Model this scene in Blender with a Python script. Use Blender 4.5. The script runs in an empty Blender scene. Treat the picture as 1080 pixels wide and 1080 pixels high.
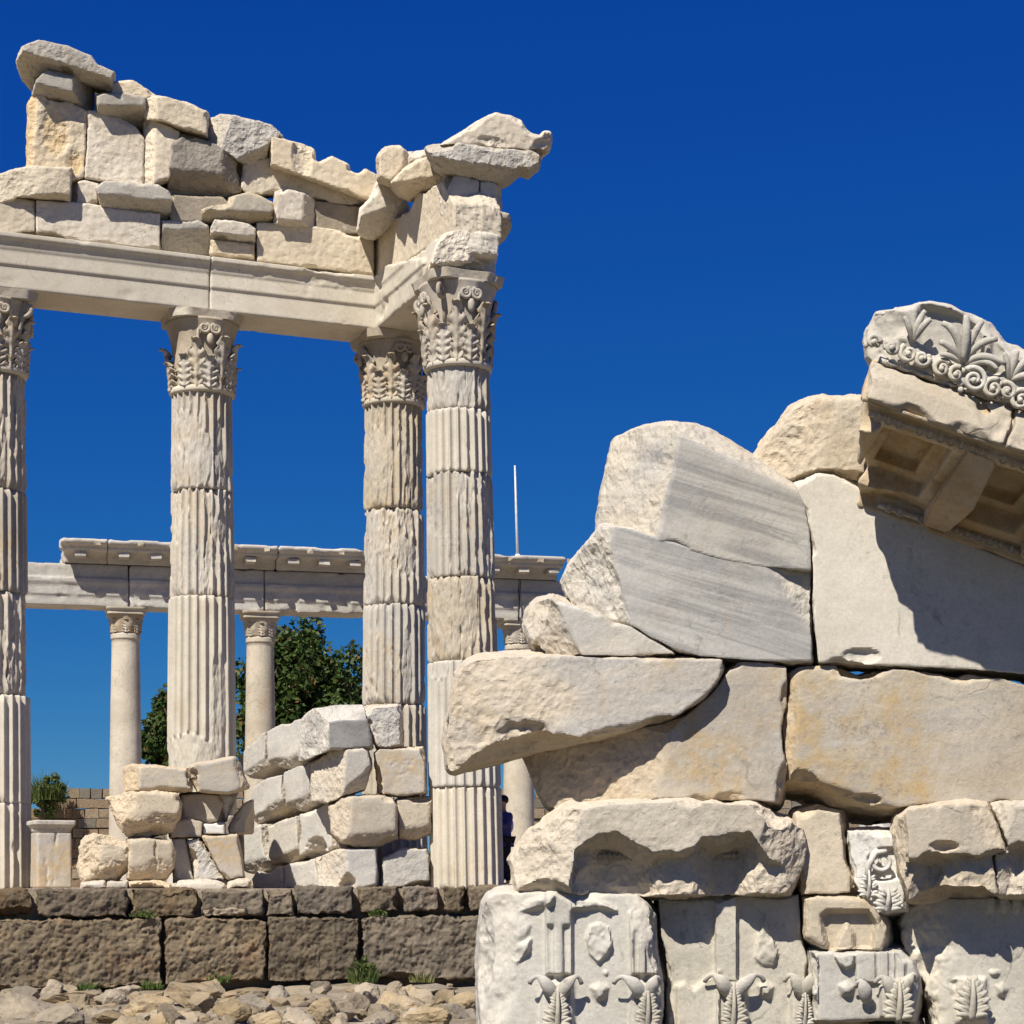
import bpy, bmesh, math, random
import numpy as np
from mathutils import Vector, Matrix

R = math.radians
SC = bpy.context.scene
COL = SC.collection
random.seed(7)

# ------------------------------------------------------------------ camera, sky, sun, exposure
FPX, HOR, EYE = 2096.0, 935.0, 1.6          # focal length in photo pixels, horizon row, eye height
cd = bpy.data.cameras.new("camera")
cam = bpy.data.objects.new("camera", cd); COL.objects.link(cam)
cam.location = (0, 0, EYE); cam.rotation_euler = (R(90), 0, 0)
cd.sensor_width = 36.0; cd.lens = FPX/1080*36; cd.shift_y = (HOR-540)/1080
cd.clip_start = .2; cd.clip_end = 6000
SC.camera = cam
SUN_AZ, SUN_EL = 28.0, 49.0                 # degrees to the left behind the camera, height
SDIR = Vector((-math.sin(R(SUN_AZ))*math.cos(R(SUN_EL)), -math.cos(R(SUN_AZ))*math.cos(R(SUN_EL)), math.sin(R(SUN_EL))))
wd = bpy.data.worlds.new("World"); SC.world = wd; wd.use_nodes = True
nt = wd.node_tree; nt.nodes.clear()
sky = nt.nodes.new("ShaderNodeTexSky"); sky.sky_type = 'NISHITA'; sky.sun_disc = False
sky.sun_elevation = R(SUN_EL); sky.sun_rotation = R(180+SUN_AZ)
sky.altitude = 3500; sky.air_density = 1.0; sky.dust_density = 0.0; sky.ozone_density = 3.0
EXPO = .54
# the photograph's polarised sky: each channel of the sky colour through its own power curve
sep = nt.nodes.new("ShaderNodeSeparateColor"); cmb = nt.nodes.new("ShaderNodeCombineColor")
nt.links.new(sky.outputs[0], sep.inputs[0])
for i_, (a_, p_) in enumerate(((.60, 1.85), (.545, 1.0), (.59, .375))):
    m1 = nt.nodes.new("ShaderNodeMath"); m1.operation = 'MULTIPLY'; m1.inputs[1].default_value = .07; nt.links.new(sep.outputs[i_], m1.inputs[0])
    m2 = nt.nodes.new("ShaderNodeMath"); m2.operation = 'POWER'; m2.inputs[1].default_value = p_; nt.links.new(m1.outputs[0], m2.inputs[0])
    m3 = nt.nodes.new("ShaderNodeMath"); m3.operation = 'MULTIPLY'; m3.inputs[1].default_value = a_/(2**EXPO*.1); nt.links.new(m2.outputs[0], m3.inputs[0])
    nt.links.new(m3.outputs[0], cmb.inputs[i_])
bgn = nt.nodes.new("ShaderNodeBackground"); bgn.inputs[1].default_value = .1
wo = nt.nodes.new("ShaderNodeOutputWorld")
nt.links.new(cmb.outputs[0], bgn.inputs[0]); nt.links.new(bgn.outputs[0], wo.inputs[0])
sd = bpy.data.lights.new("sun", 'SUN'); sd.energy = 4.8; sd.angle = R(.53); sd.color = (1, .94, .83)
sun = bpy.data.objects.new("sun", sd); COL.objects.link(sun)
sun.rotation_euler = SDIR.to_track_quat('Z', 'Y').to_euler(); sun.location = (-20, -20, 40)
SC.view_settings.view_transform = 'Standard'; SC.view_settings.look = 'None'
SC.view_settings.exposure = EXPO; SC.view_settings.gamma = 1.0
SC.cycles.max_bounces = 8; SC.cycles.diffuse_bounces = 5

# ------------------------------------------------------------------ noise, distance fields, meshing
_T = np.random.RandomState(11).rand(32, 32, 32).astype(np.float32)
def vn(x, y, z):
    x, y, z = np.broadcast_arrays(x, y, z)
    xi = np.floor(x).astype(np.int32); yi = np.floor(y).astype(np.int32); zi = np.floor(z).astype(np.int32)
    fx = (x-xi).astype(np.float32); fy = (y-yi).astype(np.float32); fz = (z-zi).astype(np.float32)
    fx = fx*fx*(3-2*fx); fy = fy*fy*(3-2*fy); fz = fz*fz*(3-2*fz)
    x0 = xi & 31; x1 = (xi+1) & 31; y0 = yi & 31; y1 = (yi+1) & 31; z0 = zi & 31; z1 = (zi+1) & 31
    a = _T[x0, y0, z0]*(1-fx)+_T[x1, y0, z0]*fx; b = _T[x0, y1, z0]*(1-fx)+_T[x1, y1, z0]*fx
    c = _T[x0, y0, z1]*(1-fx)+_T[x1, y0, z1]*fx; d = _T[x0, y1, z1]*(1-fx)+_T[x1, y1, z1]*fx
    a = a*(1-fy)+b*fy; c = c*(1-fy)+d*fy
    return a*(1-fz)+c*fz                                   # 0..1
def fbm(x, y, z, oc=4, s=0.0, g=.5):
    o = 0; a = 1.0; t = 0.0
    for i in range(oc):
        f = 2.03**i
        o = o+a*(vn(x*f+s+i*7.3, y*f+s*1.7+i*3.1, z*f-s*.6+i*5.7)-.5)*2; t += a; a *= g
    return o/t                                             # -1..1
def smax(a, b, k):
    k = np.maximum(k, 1e-5)
    h = np.clip(k-np.abs(a-b), 0, None)/k
    return np.maximum(a, b)+h*h*k*.25
def smin(a, b, k): return -smax(-a, -b, k)
def poly_sdf(P, X, Y):
    P = np.asarray(P, float); n = len(P)
    d = np.full(np.broadcast(X, Y).shape, 1e9); s = np.ones(d.shape)
    for i in range(n):
        a = P[i]; b = P[i-1]
        ex, ey = b-a; wx = X-a[0]; wy = Y-a[1]
        t = np.clip((wx*ex+wy*ey)/(ex*ex+ey*ey+1e-12), 0, 1)
        bx = wx-ex*t; by = wy-ey*t
        d = np.minimum(d, bx*bx+by*by)
        c1 = Y >= a[1]; c2 = Y < b[1]; c3 = ex*wy > ey*wx
        f = (c1 & c2 & c3) | (~c1 & ~c2 & ~c3)
        s = np.where(f, -s, s)
    return s*np.sqrt(d)
def surf_net(d, org, res):
    d = d.astype(np.float32); s = d < 0
    nx, ny, nz = d.shape
    sl = [(slice(i, nx-1+i), slice(j, ny-1+j), slice(k, nz-1+k)) for i in (0, 1) for j in (0, 1) for k in (0, 1)]
    c = sum(s[q].astype(np.uint8) for q in sl)
    act = (c > 0) & (c < 8)
    I, J, K = np.nonzero(act)
    idx = np.full(act.shape, -1, np.int32); idx[act] = np.arange(len(I))
    off = np.array([(i, j, k) for i in (0, 1) for j in (0, 1) for k in (0, 1)])
    v = np.stack([d[I+o[0], J+o[1], K+o[2]] for o in off], 1)
    acc = np.zeros((len(I), 3)); cnt = np.zeros(len(I))
    for a, b in ((0,1),(2,3),(4,5),(6,7),(0,2),(1,3),(4,6),(5,7),(0,4),(1,5),(2,6),(3,7)):
        m = (v[:, a] < 0) != (v[:, b] < 0)
        t = v[m, a]/(v[m, a]-v[m, b])
        acc[m] += off[a]+(off[b]-off[a])*t[:, None]; cnt[m] += 1
    pos = np.stack([I, J, K], 1)+acc/cnt[:, None]
    g = np.stack([v[:, 4:].mean(1)-v[:, :4].mean(1), v[:, [2,3,6,7]].mean(1)-v[:, [0,1,4,5]].mean(1), v[:, 1::2].mean(1)-v[:, 0::2].mean(1)], 1)
    g /= np.linalg.norm(g, axis=1)[:, None]+1e-9
    Q = []
    for ax in range(3):
        if ax == 0:
            m = s[:-1, 1:-1, 1:-1] != s[1:, 1:-1, 1:-1]; i, j, k = np.nonzero(m); j += 1; k += 1
            q = (idx[i, j-1, k-1], idx[i, j, k-1], idx[i, j, k], idx[i, j-1, k])
        elif ax == 1:
            m = s[1:-1, :-1, 1:-1] != s[1:-1, 1:, 1:-1]; i, j, k = np.nonzero(m); i += 1; k += 1
            q = (idx[i-1, j, k-1], idx[i-1, j, k], idx[i, j, k], idx[i, j, k-1])
        else:
            m = s[1:-1, 1:-1, :-1] != s[1:-1, 1:-1, 1:]; i, j, k = np.nonzero(m); i += 1; j += 1
            q = (idx[i-1, j-1, k], idx[i, j-1, k], idx[i, j, k], idx[i-1, j, k])
        q = np.stack(q, 1); fl = ~s[i, j, k]
        q[fl] = q[fl][:, ::-1]; Q.append(q)
    return np.asarray(org)+pos*res, np.concatenate(Q), g

def raw_mesh(name, V, F, mats, smooth=True, attrs=None):
    """V (n,3) array, F (m,k) array of polygons with the same number of corners, or a list of such arrays"""
    me = bpy.data.meshes.new(name)
    Fs = F if isinstance(F, list) else [F]
    Fs = [np.asarray(f, np.int32) for f in Fs if len(f)]
    me.vertices.add(len(V)); me.vertices.foreach_set("co", np.asarray(V, np.float32).ravel())
    nl = sum(f.size for f in Fs); npoly = sum(len(f) for f in Fs)
    me.loops.add(nl); me.polygons.add(npoly)
    me.loops.foreach_set("vertex_index", np.concatenate([f.ravel() for f in Fs]))
    st = []; o = 0
    for f in Fs:
        st.append(o+np.arange(len(f))*f.shape[1]); o += f.size
    me.polygons.foreach_set("loop_start", np.concatenate(st).astype(np.int32))
    me.update(calc_edges=True)
    me.polygons.foreach_set("use_smooth", np.full(npoly, smooth))
    for k, a in (attrs or {}).items():
        at = me.attributes.new(k, 'FLOAT', 'POINT'); at.data.foreach_set("value", np.asarray(a, np.float32))
    for m in (mats if isinstance(mats, (list, tuple)) else [mats]): me.materials.append(MAT[m] if isinstance(m, str) else m)
    return me
def link(name, me, parent=None, loc=None):
    o = bpy.data.objects.new(name, me); COL.objects.link(o)
    if parent: o.parent = parent
    if loc is not None: o.location = loc
    return o
def tag(o, label=None, cat=None, group=None, kind=None):
    if label: o['label'] = label
    if cat: o['category'] = cat; o['kind'] = 'thing'
    if group: o['group'] = group
    if kind: o['kind'] = kind
    return o
def empty(name, loc, rz=0, label=None, cat=None, group=None):
    o = bpy.data.objects.new(name, None); COL.objects.link(o); o.location = loc; o.rotation_euler = (0, 0, rz)
    o.empty_display_size = .2
    return tag(o, label, cat, group)
def mesh_obj(name, V, F, mats, parent=None, smooth=True, attrs=None, base=True):
    """world-space vertices -> object whose origin sits at its base (or in the parent's space, unshifted)"""
    V = np.asarray(V, float)
    if parent is None:
        c = np.array([(V[:, 0].min()+V[:, 0].max())/2, (V[:, 1].min()+V[:, 1].max())/2, V[:, 2].min()])
    else:
        c = np.array(parent_world(parent))
    return link(name, raw_mesh(name, V-c, F, mats, smooth, attrs), parent, None if parent else c)
def parent_world(p):
    l = Vector(p.location)
    while p.parent: p = p.parent; l = l+Vector(p.location)
    return l

def px3(px, py, D): return np.array([(px-540)/FPX*D, D, EYE+(HOR-py)/FPX*D])
class Frame:
    """a vertical plane facing the camera: u to the right, v up, w into the stone"""
    def __init__(s, px, D, yaw, z=0.0, res=.03):
        s.O = np.array([(px-540)/FPX*D, D, z]); s.yaw = yaw; s.res = res
        y = R(yaw); s.u = np.array([math.cos(y), math.sin(y), 0]); s.v = np.array([0, 0, 1.]); s.w = np.array([-math.sin(y), math.cos(y), 0])
    def uv(s, px, py, w0=0.0):
        d = np.array([(px-540)/FPX, 1.0, (HOR-py)/FPX]); e = np.array([0, 0, EYE])
        o = s.O+s.w*w0
        t = np.dot(o-e, s.w)/np.dot(d, s.w); q = e+d*t-o
        return np.array([np.dot(q, s.u), np.dot(q, s.v)])
    def world(s, A, w0=0.0): return s.O+np.outer(A[:, 0], s.u)+np.outer(A[:, 1], s.v)+np.outer(A[:, 2]+w0, s.w)
    def pt(s, px, py, w0=0.0):
        a = s.uv(px, py, w0); return s.O+s.u*a[0]+s.v*a[1]+s.w*w0

def pts(t): return [tuple(float(c) for c in q.split(',')) for q in t.split()]
_seed = [0]
class H:                                                     # height-field helpers on a stone's front, in photo pixels
    def __init__(s, F, w0, U, V): s.F, s.w0, s.U, s.V = F, w0, U, V
    def q(s, x, y): return s.F.uv(x, y, s.w0)
    def sc(s, x, y): return abs(s.q(x+1, y)[0]-s.q(x, y)[0])
    def poly(s, t): return poly_sdf([s.q(*p) for p in pts(t)], s.U, s.V)
    def lift(s, t, h, k=.01): d = s.poly(t); return -h*np.clip(.5-d/k, 0, 1)           # raised plateau with a sloped rim
    def sink(s, t, h, k=.01): return -s.lift(t, h, k)
    def dome(s, x, y, rx, ry, h):
        c = s.q(x, y); k = s.sc(x, y)
        e = 1-((s.U-c[0])/(rx*k))**2-((s.V-c[1])/(ry*k))**2
        return -h*np.sqrt(np.clip(e, 0, 1))
    def line(s, t, wid, h):
        P = [s.q(*p) for p in pts(t)]; d = np.full(np.broadcast(s.U, s.V).shape, 9.)
        for a, b in zip(P[:-1], P[1:]):
            e = b-a; tt = np.clip(((s.U-a[0])*e[0]+(s.V-a[1])*e[1])/(e@e+1e-9), 0, 1)
            d = np.minimum(d, np.hypot(s.U-a[0]-e[0]*tt, s.V-a[1]-e[1]*tt))
        w = wid*s.sc(*pts(t)[0])
        return -h*np.sqrt(np.clip(1-(d/w)**2, 0, 1))

def stone(label, F, poly, w0=0.0, t=.9, m='cream', name='stone_block', cat='stone block', grp=None, fac=(), dent=(), k=(.008, .05),
          rf=.003, rb=.018, low=.012, sh=None, res=None, ext=None, hf=None, parent=None, shrink=.002, nf=1.0, flare=.03, chips=3.0, chipr=(.08, .34), smooth=False):
    _seed[0] += 1; sd_ = _seed[0]*1.37; res = res or F.res
    P = np.array([F.uv(x, y, w0) for x, y in (pts(poly) if isinstance(poly, str) else poly)])
    if sh is None:                                           # sides run straight back from the viewer, as traced
        px_ = pts(poly) if isinstance(poly, str) else poly; cx_ = np.mean([p[0] for p in px_]); cy_ = np.mean([p[1] for p in px_])
        dd = np.array([(cx_-540)/FPX, 1, (HOR-cy_)/FPX]); dw = dd@F.w
        sh = (dd@F.u/dw, dd@F.v/dw*.75) if abs(F.yaw) < 35 else (0, 0)
    pad = 3*res+.03; lift = .0
    if hf is not None: lift = .12
    if ext is not None: lift = .12
    lo = P.min(0)-pad; hi = P.max(0)+pad
    gu = np.arange(lo[0], hi[0], res); gv = np.arange(lo[1], hi[1], res); gw = np.arange(-pad-lift, t+pad, res)
    U = gu[:, None]; V = gv[None, :]
    d2 = poly_sdf(P, U, V)+shrink
    # wobble of the outline so straight traced segments read as broken or hand-cut stone
    d2 = d2+low*fbm(U*2.2*nf, V*2.2*nf, np.float32(sd_), 3, sd_)
    hh = low*.6*fbm(U*1.6*nf, V*1.6*nf, np.float32(sd_+9), 3, sd_)
    hp = H(F, w0, U, V)
    if hf is not None: hh = hh+hf(hp)
    for (x, y, rx, ry, dep) in dent:
        c = F.uv(x, y, w0); s_ = hp.sc(x, y); wob = 1+.9*fbm(U*6, V*6, np.float32(sd_), 4, x)
        e = np.clip(1-(((U-c[0])/(rx*s_))**2+((V-c[1])/(ry*s_))**2)*wob, 0, 1)
        hh = hh+dep*e**.75*(.85+.7*fbm(U*9, V*9, np.float32(2.), 3, y))
    U3 = gu[:, None, None]; V3 = gv[None, :, None]; W3 = gw[None, None, :]
    kk = k[0]+(k[1]-k[0])*np.clip(vn(U3*3.1+sd_, V3*3.1, W3*3.1)*1.5-.3, 0, 1)**2
    fr = hh[:, :, None]-W3
    fl_ = np.clip((W3-.03)*.12, 0, flare)                    # joints close a little way in
    d = smax(d2[:, :, None]-fl_, fr, kk)
    d = smax(d, W3-t, .04)
    for f in fac:
        x0, y0, x1, y1, sx, sy, ang = f[:7]
        a = F.uv(x0, y0, w0); b = F.uv(x1, y1, w0); q = F.uv(sx, sy, w0)
        e = (b-a)/np.linalg.norm(b-a); nn = np.array([-e[1], e[0]])
        if np.dot(q-a, nn) < 0: nn = -nn
        xx = (U3-a[0])*nn[0]+(V3-a[1])*nn[1]
        wob = (f[7] if len(f) > 7 else .03)
        fd = xx*math.sin(R(ang))-(W3)*math.cos(R(ang))+wob*fbm(U3*2.5, V3*2.5, W3*2.5, 3, sd_+ang)
        d = smax(d, fd, kk)
    rc = np.random.RandomState(_seed[0]*13+5); per = np.linalg.norm(P-np.roll(P, 1, 0), axis=1)
    for _ in range(int(per.sum()*chips+.5)):                # conchoidal chips along the edges
        i = rc.choice(len(P), p=per/per.sum()); c = P[i]+(P[i-1]-P[i])*rc.rand(); r = rc.uniform(*chipr); pen = rc.uniform(.010, .045)*min(1, r/.16)
        e = P[i-1]-P[i]; n2_ = np.array([-e[1], e[0]])/(np.linalg.norm(e)+1e-9)
        if np.sum((c+n2_*.02-P.mean(0))**2) < np.sum((c-n2_*.02-P.mean(0))**2): n2_ = -n2_
        wz = 0 if rc.rand() < .75 else rc.uniform(0, .4)*t
        off = r-pen; cc = (c[0]+n2_[0]*off*.75, c[1]+n2_[1]*off*.75, wz-off*.66)
        R2 = r*1.25; st_ = rc.uniform(.8, 2.2)
        a0, a1 = np.searchsorted(gu, (cc[0]-R2*st_, cc[0]+R2*st_)); b0, b1 = np.searchsorted(gv, (cc[1]-R2*st_, cc[1]+R2*st_)); w0c, w1c = np.searchsorted(gw, (cc[2]-R2, cc[2]+R2))
        if a1 <= a0 or b1 <= b0 or w1c <= w0c: continue
        et = e/(np.linalg.norm(e)+1e-9)
        du_ = U3[a0:a1]-cc[0]; dv_ = V3[:, b0:b1]-cc[1]; dw_ = W3[:, :, w0c:w1c]-cc[2]
        al = (du_*et[0]+dv_*et[1])/st_; ac = du_*-et[1]+dv_*et[0]
        sp_ = np.sqrt(al**2+ac**2+dw_**2)+.022*fbm(du_*11, dv_*11, dw_*11, 3, sd_+i)-r
        d[a0:a1, b0:b1, w0c:w1c] = smax(d[a0:a1, b0:b1, w0c:w1c], -sp_, .003)
    if ext is not None: d = ext(hp, U3, V3, W3, d)
    A, Q, g = surf_net(d, (gu[0], gv[0], gw[0]), res)
    # distance behind the dressed front -> how broken the surface is here
    iu = np.clip(((A[:, 0]-gu[0])/res).astype(int), 0, len(gu)-1); iv = np.clip(((A[:, 1]-gv[0])/res).astype(int), 0, len(gv)-1)
    brk = np.clip((A[:, 2]-(np.broadcast_to(hh, (len(gu), len(gv))))[iu, iv]-.006)/.03, 0, 1)
    for (x, y, rx, ry, dep) in dent:
        c = F.uv(x, y, w0); s_ = hp.sc(x, y)
        brk = np.maximum(brk, np.clip(2-2*(((A[:, 0]-c[0])/(rx*s_))**2+((A[:, 1]-c[1])/(ry*s_))**2), 0, 1))
    amp = rf+(rb-rf)*brk
    n1 = fbm(A[:, 0]*3.3*nf, A[:, 1]*3.3*nf, A[:, 2]*3.3*nf, 5, sd_+4, .55)
    n2 = np.abs(fbm(A[:, 0]*6*nf, A[:, 1]*6*nf, A[:, 2]*6*nf, 3, sd_+8))
    n3 = np.abs(fbm(A[:, 0]*15*nf, A[:, 1]*15*nf, A[:, 2]*22*nf, 3, sd_+2))
    A = A+g*(amp*(n1*1.2-n2*1.0-n3*.7))[:, None]
    if sh[0] or sh[1]: A[:, 0] += sh[0]*A[:, 2]; A[:, 1] += sh[1]*A[:, 2]
    o = mesh_obj(name, F.world(A, w0), Q[:, ::-1], m, parent, smooth, {'brk': brk})
    if parent is None: tag(o, label, cat, grp)
    return o

def profile(label, F, prof, u0, u1, m='cream', name='stone_block', cat='stone block', grp=None, parent=None, res=None, ero=.03, k=.006,
            rf=.002, end0=0.0, end1=0.0, eth=.15, ext=None):
    """a moulded beam: profile polygon in (w, v) swept from u0 to u1 along the frame; edges eroded by noise; slanted ends"""
    _seed[0] += 1; sd_ = _seed[0]*1.37; res = res or F.res
    P = np.array(prof, float); pad = 3*res
    lo = P.min(0)-pad; hi = P.max(0)+pad
    gw = np.arange(lo[0], hi[0], res); gv = np.arange(lo[1], hi[1], res); gu = np.arange(u0-pad, u1+pad, res)
    d2 = poly_sdf(P, gw[None, :], gv[:, None])
    U3 = gu[:, None, None]; V3 = gv[None, :, None]; W3 = gw[None, None, :]
    e0 = (u0-U3)+end0*fbm(U3*2, V3*2.4, W3*2.4, 3, sd_); e1 = (U3-u1)+end1*fbm(U3*2, V3*2.4, W3*2.4, 3, sd_+5)
    d = smax(np.broadcast_to(d2[None], (len(gu), len(gv), len(gw))), e0, k); d = smax(d, e1, k)
    if ero: d = d+ero*np.clip(fbm(U3*2.6, V3*2.6, W3*2.6, 4, sd_)-eth, 0, 1)*3
    if ext is not None: d = ext(U3, V3, W3, d)
    A, Q, g = surf_net(d, (gu[0], gv[0], gw[0]), res)
    A = A+g*(rf*fbm(A[:, 0]*4, A[:, 1]*4, A[:, 2]*4, 4, sd_))[:, None]
    A = A[:, [0, 1, 2]]
    o = mesh_obj(name, F.world(A, 0), Q[:, ::-1], m, parent, True, {'brk': np.zeros(len(A))})
    if parent is None: tag(o, label, cat, grp)
    return o

def sweep(P, rad, n=8, up=(0, 0, 1), flat=1.0, caps=True):
    """tube along P with radius list; flat squeezes it along the second axis"""
    P = np.asarray(P, float); m = len(P); rad = np.broadcast_to(rad, m)
    T = np.gradient(P, axis=0); T /= np.linalg.norm(T, axis=1)[:, None]+1e-9
    up = np.broadcast_to(np.asarray(up, float), (m, 3))
    B = np.cross(T, up); B /= np.linalg.norm(B, axis=1)[:, None]+1e-9; N = np.cross(B, T)
    a = np.linspace(0, 2*math.pi, n, endpoint=False)
    V = P[:, None]+rad[:, None, None]*(np.cos(a)[None, :, None]*B[:, None]+flat*np.sin(a)[None, :, None]*N[:, None])
    V = V.reshape(-1, 3); F = []
    i = np.arange(m-1)[:, None]*n; j = np.arange(n)[None]; j2 = (j+1) % n
    F = np.stack([i+j, i+j2, i+n+j2, i+n+j], -1).reshape(-1, 4)
    if caps:
        V = np.concatenate([V, P[:1], P[-1:]]); c0, c1 = m*n, m*n+1; jj = np.arange(n); j2 = (jj+1) % n
        t = np.concatenate([np.stack([np.full(n, c0), j2, jj], 1), np.stack([np.full(n, c1), (m-1)*n+jj, (m-1)*n+j2], 1)])
        return V, [F, t]
    return V, [F]
def join(parts):
    Vs, Fq, Ft = [], [], []; o = 0
    for V, Fl in parts:
        for f in (Fl if isinstance(Fl, list) else [Fl]):
            f = np.asarray(f)
            if len(f) == 0: continue
            (Fq if f.shape[1] == 4 else Ft).append(f+o)
        Vs.append(V); o += len(V)
    out = []
    if Fq: out.append(np.concatenate(Fq))
    if Ft: out.append(np.concatenate(Ft))
    return np.concatenate(Vs), out
def ellipsoid(c, r, n=8, mseg=6, axes=np.eye(3)):
    a = np.linspace(0, 2*math.pi, n, endpoint=False); b = np.linspace(0, math.pi, mseg+1)[1:-1]
    L = np.stack([np.outer(np.sin(b), np.cos(a)), np.outer(np.sin(b), np.sin(a)), np.outer(np.cos(b), np.ones(n))], -1).reshape(-1, 3)
    L = np.concatenate([L, [[0, 0, 1], [0, 0, -1]]])*np.asarray(r)
    V = np.asarray(c)+L@np.asarray(axes); m = len(b)
    i = np.arange(m-1)[:, None]*n; j = np.arange(n)[None]; j2 = (j+1) % n
    F = np.stack([i+j, i+n+j, i+n+j2, i+j2], -1).reshape(-1, 4)
    jj = np.arange(n); j2 = (jj+1) % n
    t = np.concatenate([np.stack([np.full(n, m*n), jj, j2], 1), np.stack([np.full(n, m*n+1), (m-1)*n+j2, (m-1)*n+jj], 1)])
    return V, [F, t]
def boxv(c, sx, sy, sz, axes=np.eye(3), jit=0.0):
    s = np.array([(x, y, z) for x in (-1, 1) for y in (-1, 1) for z in (-1, 1)])*np.array([sx, sy, sz])/2
    if jit: s = s+np.random.RandomState(int(abs(c[0]*977+c[2]*331)) % 99999).uniform(-jit, jit, s.shape)
    F = np.array([(0,1,3,2),(4,6,7,5),(0,4,5,1),(2,3,7,6),(0,2,6,4),(1,5,7,3)])
    return np.asarray(c)+s@np.asarray(axes), [F]

# ------------------------------------------------------------------ materials
MAT = {}
def nodes(name):
    m = bpy.data.materials.new(name); m.use_nodes = True; t = m.node_tree; t.nodes.clear()
    out = t.nodes.new("ShaderNodeOutputMaterial"); b = t.nodes.new("ShaderNodeBsdfPrincipled")
    t.links.new(b.outputs[0], out.inputs[0]); MAT[name] = m
    b.inputs['Roughness'].default_value = .88
    if 'Specular IOR Level' in b.inputs: b.inputs['Specular IOR Level'].default_value = .25
    return m, t, b
class NB:
    def __init__(s, t): s.t = t; s.l = t.links
    def n(s, ty, **k):
        o = s.t.nodes.new(ty)
        for a, v in k.items(): setattr(o, a, v)
        return o
    def noise(s, vec, sc, det=4, ro=.55, dist=0.0):
        o = s.n("ShaderNodeTexNoise"); o.inputs['Scale'].default_value = sc; o.inputs['Detail'].default_value = det
        o.inputs['Roughness'].default_value = ro; o.inputs['Distortion'].default_value = dist
        s.l.new(vec, o.inputs['Vector']); return o.outputs['Fac']
    def ramp(s, f, a, b):
        o = s.n("ShaderNodeMapRange", interpolation_type='SMOOTHSTEP'); o.inputs['From Min'].default_value = a; o.inputs['From Max'].default_value = b
        s.l.new(f, o.inputs['Value']); return o.outputs[0]
    def mix(s, f, a, b, mode='MIX'):
        o = s.n("ShaderNodeMix", data_type='RGBA', blend_type=mode)
        for i, v in ((0, f), (6, a), (7, b)):
            if isinstance(v, (tuple, list)): o.inputs[i].default_value = tuple(v)+(1,)*(4-len(v))
            elif isinstance(v, (int, float)): o.inputs[i].default_value = v
            else: s.l.new(v, o.inputs[i])
        return o.outputs[2]
    def math(s, op, a, b=0.0, c=0.0):
        o = s.n("ShaderNodeMath", operation=op)
        for i, v in enumerate((a, b, c)):
            if isinstance(v, (int, float)): o.inputs[i].default_value = v
            else: s.l.new(v, o.inputs[i])
        return o.outputs[0]
    def coords(s, rot=(0, 0, 0), scale=(1, 1, 1)):
        tc = s.n("ShaderNodeTexCoord"); oi = s.n("ShaderNodeObjectInfo"); va = s.n("ShaderNodeVectorMath", operation='MULTIPLY_ADD')
        cb = s.n("ShaderNodeCombineXYZ")
        for i, k in enumerate((37., 53., 71.)): s.l.new(s.math('MULTIPLY', oi.outputs['Random'], k), cb.inputs[i])
        s.l.new(tc.outputs['Object'], va.inputs[0]); va.inputs[1].default_value = (1, 1, 1); s.l.new(cb.outputs[0], va.inputs[2])
        return va.outputs[0], oi.outputs['Random']
    def mapv(s, vec, rot, scale):
        r = s.n("ShaderNodeMapping"); r.inputs['Rotation'].default_value = rot; s.l.new(vec, r.inputs['Vector'])
        o = s.n("ShaderNodeMapping"); o.inputs['Scale'].default_value = scale
        s.l.new(r.outputs[0], o.inputs['Vector']); return o.outputs[0]

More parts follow.
